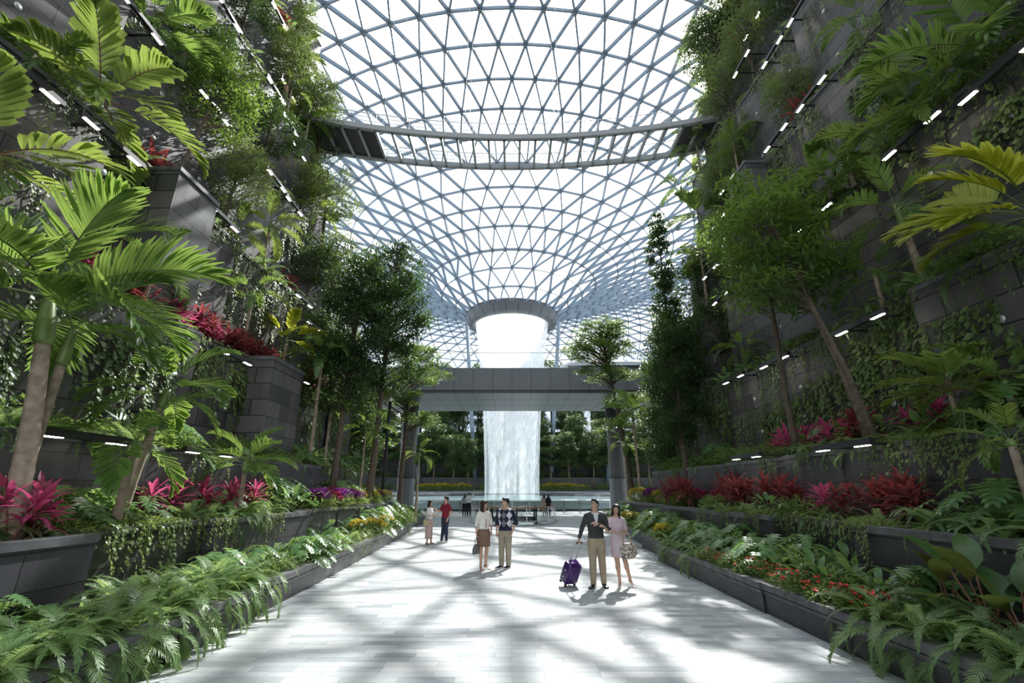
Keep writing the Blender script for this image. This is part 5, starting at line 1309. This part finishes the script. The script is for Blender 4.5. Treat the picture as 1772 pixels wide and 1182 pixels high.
# the couple with the suitcase
g=ground(1036,1017)
mA,PA,hA=person((g.x,g.y,0),.0,1.755,'m','man in glasses, charcoal cardigan and khaki trousers, pulling a purple suitcase',
   {'eR':(-.165,.010,.665),'wR':(-.212,-.035,.548),'dR':(-.25,-.15,-.8),'nR':(.7,-.5,0),'cR':1.2,
    'eL':(.155,-.035,.655),'wL':(.000,-.150,.715),'dL':(-.8,-.25,.30),'nL':(-.1,.6,-.6),'cL':1.15,'point':'L',
    'kR':(-.060,-.035,.28),'aR':(-.060,.0,.045),'tR':(-.55,-.85,0),'kL':(.058,.0,.28),'aL':(.072,.03,.045),'tL':(.15,-1,0)},
   {'top':('charcoal_knit','long',.545),'topname':'cardigan','pants':('khaki',1.0),'shoes':('black_shoe','shoe')},('black','short'),head=(-.62,-.36,.10))
H=1.755
e=MB(); rs=[]
def front(z,rows,H,inf,x=0):
    ry=interp([(r[0],r[2]) for r in rows],z); rx=interp([(r[0],r[1]) for r in rows],z); yo=interp([(r[0],r[3]) for r in rows],z)
    q=min(.98,abs(x)/(rx*H+inf)); return -(ry*H+inf)*sqrt(1-q*q)+yo*H
for z,w in ((.838,.030),(.815,.030),(.78,.024),(.745,.014),(.705,.003)):
    rs.append([Vector((x*w*H,front(z,MALE,H,.012,x*w*H)-.006-.004*(1-abs(x)),z*H)) for x in (-1,-.5,0,.5,1)])
for k in range(4):
    e.add(rs[k]+rs[k+1],[(i,i+1,i+6,i+5) for i in range(4)])
e.build('shirt_front',M['white_shirt'],mA)
e=MB()
for x in (-1,1): e.tube([(x*.006*H,-.066*H,.806*H),(x*.026*H,-.052*H,.828*H),(x*.040*H,-.018*H,.842*H),(x*.036*H,.020*H,.848*H)],[.006,.012,.011,.009],8)
e.build('collar',M['white_shirt'],mA,True)
e=MB()
for z in (.69,.65,.61,.57): e.ball((.004,front(z,MALE,H,.012)-.001,z*H),.007,8,6)
e.build('button',M['lampblack'],mA)
e=MB()
for x in (-1,1):
    e.tube([hA((x*.0185+.0135*cos(a),-.0530,.934+.0095*sin(a))) for a in [2*pi*k/16 for k in range(17)]],.0016,6)
    e.tube([hA((x*.032,-.052,.936)),hA((x*.045,-.02,.936)),hA((x*.047,.008,.934))],.0016,6)
e.tube([hA((-.006,-.0535,.936)),hA((.006,-.0535,.936))],.0016,6); e.build('glasses',M['lampblack'],mA,True)
g2=ground(1074,1017)
wB,PB,hB=person((g2.x,g2.y,0),.06,1.60,'f','long haired woman in a pale pink dress holding the arm of the man in glasses',
   {'eR':(-.135,-.045,.655),'wR':(-.205,-.130,.720),'dR':(-.7,-.35,.35),'nR':(-.2,-.5,-.9),'cR':.7,
    'eL':(.128,-.015,.625),'wL':(-.070,-.150,.655),'dL':(-.8,-.25,.25),'nL':(0,-.6,-.7),'cL':.6,
    'kR':(-.030,-.035,.28),'aR':(-.010,-.015,.050),'tR':(-.55,-.9,0),'kL':(.085,.0,.285),'aL':(.155,.075,.060),'tL':(.25,-1,0),'liftL':.035},
   {'top':('pink_dress','short',.52),'topname':'dress_top','skirt':('pink_dress',.335,1.10,.62),'skirtname':'dress_skirt','shoes':('beige_shoe','heel'),'heel':.05},('black','long'),head=(-.30,-.05,.16))
H=1.60
e=MB(); w=PB['wL'].lerp(PB['eL'],.12); d=(PB['eL']-PB['wL']).normalized(); e.tube([w-d*.008,w+d*.008],.031,14); e.build('wristwatch',M['chrome'],wB,True)
# snakeskin bag on her forearm
q=wpos(wB,PB['eL'].lerp(PB['wL'],.18)); bag=thing('handbag',(q.x+.03,q.y-.03,q.z-.50),'snakeskin print tote bag hanging from the forearm of the woman in pink','bag',rz=.15)
e=MB(); rs=[]
for z,wx,wy in ((0,.10,.05),(.02,.155,.075),(.10,.205,.095),(.20,.195,.085),(.28,.145,.05),(.315,.115,.025)):
    rs.append([Vector((wx*cos(a)*(1+.05*sin(5*a+z*20)),wy*sin(a)*(1+.12*sin(7*a)),z)) for a in [2*pi*k/28 for k in range(28)]])
e.rings(rs); e.build('bag_body',M['snake'],bag,True)
for y in (-.02,.02):
    e=MB(); e.tube([(-.10,y,.30),(-.085,y,.40),(-.04,y,.50),(.0,y,.525),(.04,y,.50),(.085,y,.40),(.10,y,.30)],.009,8); e.build('strap',M['snake'],bag,True)
# purple suitcase
M['purple_case']=plain('purple_hard_shell',(.045,.012,.10),.22,spec=.6); M['purple_edge']=plain('purple_shell_edge',(.10,.03,.22),.25)
hw=wpos(mA,PA['wR']+Vector((.010,-.035,-.088))); lean_=rad(26)
base=Vector((hw.x-.27,hw.y+.30,.045))
case=thing('suitcase',base,'purple ribbed hard shell suitcase on wheels, tilted by its handle','suitcase')
ax=(Vector((hw.x,hw.y,hw.z))-base-Vector((.0,0,0))); ax.normalize()
zx=Vector((0,0,1)); rot=zx.rotation_difference(ax).to_matrix().to_4x4()
case.rotation_euler=(rot@Matrix.Rotation(rad(35),4,'Z')).to_euler()
def rbox(mb,x,y,z0,z1,r,n=5):
    pl=[]
    for cx,cyy,a0 in ((x-r,y-r,0),(-x+r,y-r,pi/2),(-x+r,-y+r,pi),(x-r,-y+r,3*pi/2)):
        for k in range(n+1): a=a0+pi/2*k/n; pl.append((cx+r*cos(a),cyy+r*sin(a)))
    rs=[]
    for z,i in ((z0,.04),(z0+.015,.012),(z0+.045,0),(z1-.045,0),(z1-.015,.012),(z1,.04)):
        rs.append([Vector((px_*(1-i/x*.8),py_*(1-i/y*.8),z)) for px_,py_ in pl])
    mb.rings(rs)
CW,CD,CH=.175,.12,.46
e=MB(); rbox(e,CW,CD,.04,CH,.05); e.build('shell',M['purple_case'],case,True)
for y in (-1,1):
    e=MB()
    for k in range(6): x=-CW*.72+k*CW*1.44/5; e.beam((x,y*CD,.11),(x,y*CD,CH-.07),.016,.016,Vector((1,0,0)),caps=True)
    e.build('rib',M['purple_edge'],case)
e=MB(); e.beam((0,0,CH*.5),(0,0,CH*.5+.001),.1,.1); 
e=MB(); rbox(e,CW*.62,CD*.55,CH-.004,CH+.012,.03); e.build('handle_tray',M['purple_edge'],case,True)
e=MB(); e.tube([(-.09,.0,CH+.005),(-.08,0,CH+.035),(.08,0,CH+.035),(.09,0,CH+.005)],.012,8); e.build('carry_handle',M['purple_edge'],case,True)
hl=(hw-base).length-.01
for x in (-.07,.07):
    e=MB(); e.tube([(x,.05,CH-.02),(x*.95,.02,hl)],[.010,.008],8); e.build('telescopic_rod',M['chrome'],case,True)
e=MB(); e.tube([(-.085,.02,hl),(.085,.02,hl)],.016,10); e.build('grip',M['rubber'],case,True)
for x in (-.13,.13):
    for y in (-.08,.08):
        e=MB(); e.tube([(x-.014,y,.018),(x+.014,y,.018)],.03,12); e.build('wheel',M['rubber'],case,True)
for z in (.17,.31):
    e=MB(); e.box(-CW-.012,-CW+.004,-.02,.02,z-.02,z+.02); e.build('latch',M['chrome'],case)

# the couple in the middle
g=ground(836,986)
wC,PC,hC=person((g.x,g.y,0),.45,1.625,'f','brown haired woman in a cream blouse and brown culottes carrying a grey handbag',
   {'eR':(-.130,.012,.64),'wR':(-.128,-.01,.50),'cR':1.3,'eL':(.135,.02,.645),'wL':(.112,-.050,.535),'dL':(-.15,-.35,-.9),'cL':.3,
    'kR':(-.045,-.01,.28),'aR':(-.050,-.02,.05),'tR':(-.25,-1,0),'aL':(.05,.02,.05),'kL':(.05,-.015,.28),'tL':(.55,-.8,0)},
   {'top':('cream_blouse','elbow',.565),'topname':'blouse','loose':.008,'skirt':('brown_leather',.305,1.06,.58),'skirtname':'culottes','shoes':('nude_shoe','heel'),'heel':.055},('brown','bob'),head=(.72,-.02,0))
e=MB(); H=1.625
e.add([(-.012*H,-.0865*H-.014,.72*H),(.016*H,-.0865*H-.014,.72*H),(.016*H,-.072*H-.014,.585*H),(-.012*H,-.072*H-.014,.585*H)],[(0,1,2,3)]); e.build('blouse_panel',M['dusty_pink'],wC)
q=wpos(wC,PC['wR']+Vector((0,-.01,-.085))); bag=thing('handbag',(q.x,q.y,q.z-.40),'small grey handbag held by the woman in the cream blouse','bag',rz=1.0)
M['grey_leather']=plain('grey_leather',(.14,.14,.135),.45,var=.5,scale=14)
e=MB(); rs=[]
for z,wx,wy in ((0,.13,.05),(.02,.15,.065),(.12,.15,.06),(.20,.115,.04),(.235,.09,.015)): rs.append([Vector((wx*cos(a),wy*sin(a)*(1+.1*sin(5*a)),z)) for a in [2*pi*k/24 for k in range(24)]])
e.rings(rs); e.build('bag_body',M['grey_leather'],bag,True)
for y in (-.02,.02):
    e=MB(); e.tube([(-.06,y,.225),(-.045,y,.34),(0,y*.4,.405),(.045,y,.34),(.06,y,.225)],.008,8); e.build('strap',M['grey_leather'],bag,True)
g=ground(874,983)
mD,PD,hD=person((g.x,g.y,0),-.30,1.745,'m','man in a navy argyle sweater and stone trousers with a hand in his pocket',
   {'eL':(.165,.03,.645),'wL':(.128,-.030,.525),'dL':(-.25,-.2,-.95),'cL':.2,'eR':(-.14,.02,.63),'wR':(-.12,-.05,.50),
    'aR':(-.05,-.02,.045),'tR':(-.6,-.8,0),'aL':(.05,.015,.045),'tL':(-.35,-1,0)},
   {'top':('argyle','none',.535),'topname':'argyle_sweater','loose':.006,'pants':('stone_khaki',1.3),'shoes':('dark_cloth','sneaker')},('black','short'),head=(-.85,.0,0))
e=MB(); H=1.745; e.tube([(.036*H*cos(a),.004*H+.030*H*sin(a)-.004,.842*H-.006*H*(1-sin(a))) for a in [2*pi*k/20 for k in range(21)]],.011,8); e.build('shirt_collar',M['white_shirt'],mD,True)
for s in 'LR':
    e=MB(); E,Wr=PD['e'+s],PD['w'+s]; limb(e,[Vector((PD['s'+s].x*.98,PD['s'+s].y,PD['s'+s].z)),E,E.lerp(Wr,.22)],[.036*H,.0225*H+.019,.0225*H+.018]); link('sleeve',remesh(e,'sleeve',M['navy'],.009,3),mD)
e=MB(); torso(e,MALE,H,.020,.525,.57); e.build('hem_band',M['navy'],mD,True)
# the couple on the left
g=ground(741,942)
wE,PE,hE=person((g.x,g.y,0),1.25,1.56,'f','woman in a white top and long dusty pink skirt with a straw shoulder bag',
   {'eR':(-.115,-.03,.64),'wR':(-.07,-.16,.655),'dR':(.3,-.9,.2),'nR':(.5,.2,.6),'cR':.6,'eL':(.115,-.03,.64),'wL':(.05,-.15,.66),'dL':(-.3,-.9,.15),'nL':(-.5,.2,.6),'cL':.6,'tL':(.2,-1,0),'aL':(.05,-.05,.045)},
   {'top':('white_shirt','short',.565),'topname':'white_top','skirt':('dusty_pink',.13,.98,.60),'shoes':('nude_shoe','shoe')},('black','long'),head=(.0,.02,0),fine=False)
q=wpos(wE,Vector((-.20,.02,.66))); bag=thing('shoulder_bag',q,'small straw bag on the hip of the woman in the long skirt','bag',rz=1.25)
M['straw']=plain('woven_straw',(.50,.40,.24),.8,var=.3,scale=40)
e=MB(); rbox(e,.055,.105,0,.21,.03); e.build('bag_body',M['straw'],bag,True)
e=MB(); e.tube([(0,-.09,.2),(.03,-.05,.40),(.09,.0,.62),(.03,.05,.40),(0,.09,.2)],.006,6); e.build('strap',M['straw'],bag,True)
g=ground(769,939)
mF,PF,hF=person((g.x,g.y,0),-.75,1.70,'m','man in a maroon polo shirt and dark jeans gesturing with an open hand',
   {'eR':(-.155,-.055,.66),'wR':(-.15,-.195,.715),'dR':(0,-.9,.35),'nR':(0,.35,.9),'cR':.25,'eL':(.165,.03,.645),'wL':(.125,-.03,.53),'dL':(-.2,-.2,-.95),'cL':.2,'tR':(-.3,-1,0),'aR':(-.06,-.04,.045),'tL':(.3,-1,0)},
   {'top':('maroon','short',.53),'topname':'polo_shirt','loose':.004,'pants':('denim',.6),'pantsname':'jeans','shoes':('white_shoe','sneaker')},('black','short'),head=(-.45,0,0),fine=False)
e=MB(); H=1.70; w=PF['wL'].lerp(PF['eL'],.15); d=(PF['eL']-PF['wL']).normalized(); e.tube([w-d*.012,w+d*.012],.034,12); e.build('wristwatch',M['lampblack'],mF,True)
# people at the basin, seen from behind
for px,py,X,H_,sx,lab,J,of,hr in (
  (803,893,None,1.66,'f','person in a grey top and dark trousers watching the water, seen from behind',{},{'top':('grey_top','short',.55),'pants':('dark_cloth',.7),'shoes':('black_shoe','shoe')},('black','bob')),
  (811,894,None,1.77,'m','man in a pale shirt and dark trousers raising one arm towards the water',{'eR':(-.20,.0,.90),'wR':(-.215,-.06,1.02),'dR':(0,-.2,1),'nR':(0,-1,0),'cR':.5,'eL':(.15,.02,.63)},{'top':('white_shirt','elbow',.55),'pants':('dark_cloth',.8),'shoes':('black_shoe','shoe')},('black','short')),
  (942,893,None,1.63,'f','person with dark hair and a beige top by the basin, seen from behind',{},{'top':('beige_top','short',.55),'pants':('beige_top',.7),'shoes':('black_shoe','shoe')},('black','bob')),
  (949.5,893,None,1.62,'f','person in a black top by the basin, seen from behind',{},{'top':('dark_cloth','elbow',.55),'pants':('dark_cloth',.7),'shoes':('black_shoe','shoe')},('black','bob'))):
    g=at_d(px,py,38.2); person((g.x,38.2,0),pi+.12,H_,sx,lab,J,of,hr,fine=False)

# ------------------------------------------------------------------ escalators behind a curved glass balustrade
eb=thing('escalator_balustrade',(.1,32,0),'curved glass balustrade with a wooden handrail round the escalator opening','balustrade')
path=[]
for k in range(41):
    a=-pi*.5+(k/40-.5)*2*1.25; path.append(Vector((3.0*sin(a+pi/2)*1.0, -4.3*cos(a+pi/2)+ (2.2*(abs(k/40-.5)*2)**6),0)))
e=MB()
for p,q in zip(path,path[1:]): e.add([p+Vector((0,0,.06)),q+Vector((0,0,.06)),q+Vector((0,0,.93)),p+Vector((0,0,.93))],[(0,1,2,3)])
e.build('glass_panel',M['railglass'],eb)
e=MB(); e.tube([p+Vector((0,0,.97)) for p in path],.045,10); e.build('wooden_handrail',M['wood'],eb,True)
e=MB(); e.tube([p+Vector((0,0,.22)) for p in path],.03,8); e.build('lower_rail',M['chrome'],eb,True)
for k in range(0,41,4):
    e=MB(); e.box(-.02,.02,-.04,.04,0,.95); o=e.build('post',M['chrome'],eb); o.location=path[k]
e=MB()
for p,q in zip(path,path[1:]): e.beam(p+Vector((0,0,.03)),q+Vector((0,0,.03)),.08,.06)
e.build('base_channel',M['chrome'],eb)
M['step']=plain('escalator_step',(.10,.10,.105),.4,metal=.4)
for x0,nm in ((-.72,'left'),(.88,'right')):
    es=thing('escalator',(x0,29.4,0),'escalator going down with black handrails, %s of the pair'%nm,'escalator')
    for s in (-1,1):
        prof_=[(0.9,.95)]
        pts=[Vector((s*.58,.95,.32)),Vector((s*.58,.35,.32)),Vector((s*.58,.08,.45)),Vector((s*.58,0,.66)),Vector((s*.58,.08,.88)),Vector((s*.58,.35,1.0)),Vector((s*.58,1.2,1.0)),Vector((s*.58,1.9,.86)),Vector((s*.58,8,-2.6))]
        e=MB(); e.tube(pts,.05,10); e.build('handrail',M['rubber'],es,True)
        e=MB(); e.add([Vector((s*.58,.35,.05)),Vector((s*.58,.2,.5)),Vector((s*.58,.38,.95)),Vector((s*.58,1.2,.95)),Vector((s*.58,1.9,.80)),Vector((s*.58,8,-2.66)),Vector((s*.58,8,-3.6)),Vector((s*.58,1.2,.05))],[(0,1,2,3,4,7),(4,5,6,7)]); e.build('balustrade_glass',M['railglass'],es)
        e=MB(); e.beam((s*.58,.1,.03),(s*.58,1.5,.03),.16,.14,caps=True); e.beam((s*.58,1.5,.03),(s*.58,8,-3.7),.16,.14,caps=True); e.build('skirt',M['lampblack'],es)
    e=MB(); e.box(-.5,.5,-.6,1.2,.0,.012); e.build('landing_plate',M['chrome'],es)
    for k in range(14):
        e=MB(); e.box(-.5,.5,0,.4,-.2,0); o=e.build('step',M['step'],es); o.location=(0,1.2+k*.4,-.02-(0 if k<1 else (k-.6)*.22))
# ------------------------------------------------------------------ labels of the plants: kind, where it grows, its place along the row
bykey={}
for o,ph,un,d in PLANTS: bykey.setdefault((ph,un),[]).append(o)
def shorten(un):
    for s in ('left','right'):
        if s in un: return 'on the %s wall'%s if 'ledge' in un or 'wires' in un else 'in the %s planters'%s
    return un
ROWS={2:['front row','back row'],3:['front row','middle row','back row'],4:['front row','second row','third row','back row']}
def place(l,ph,un,extra=''):
    far=l[0].location.y>80; l.sort(key=lambda o:o.location.x if far else o.location.y); n=len(l)
    for i,o in enumerate(l):
        if far: q='leftmost' if i==0 else ('rightmost' if i==n-1 else ORD[i]+' from the left')
        else: q='nearest' if i==0 else ('farthest' if i==n-1 else ORD[i]+' nearest')
        o['label']='%s %s%s%s'%(ph,un,extra,', '+q if n>1 else '')
        if n>1 or extra: o['group']='%s %s'%(ph,un)
for (ph,un),l in bykey.items():
    if len(l)==1 and len((ph+' '+un).split())>16: un=shorten(un)
    k=-(-len(l)//20)
    if k<2: place(l,ph,un)
    else:
        l.sort(key=lambda o:abs(o.location.x)); m=-(-len(l)//k)
        for j in range(k): place(l[j*m:(j+1)*m],ph,un,', '+ROWS[k][j])
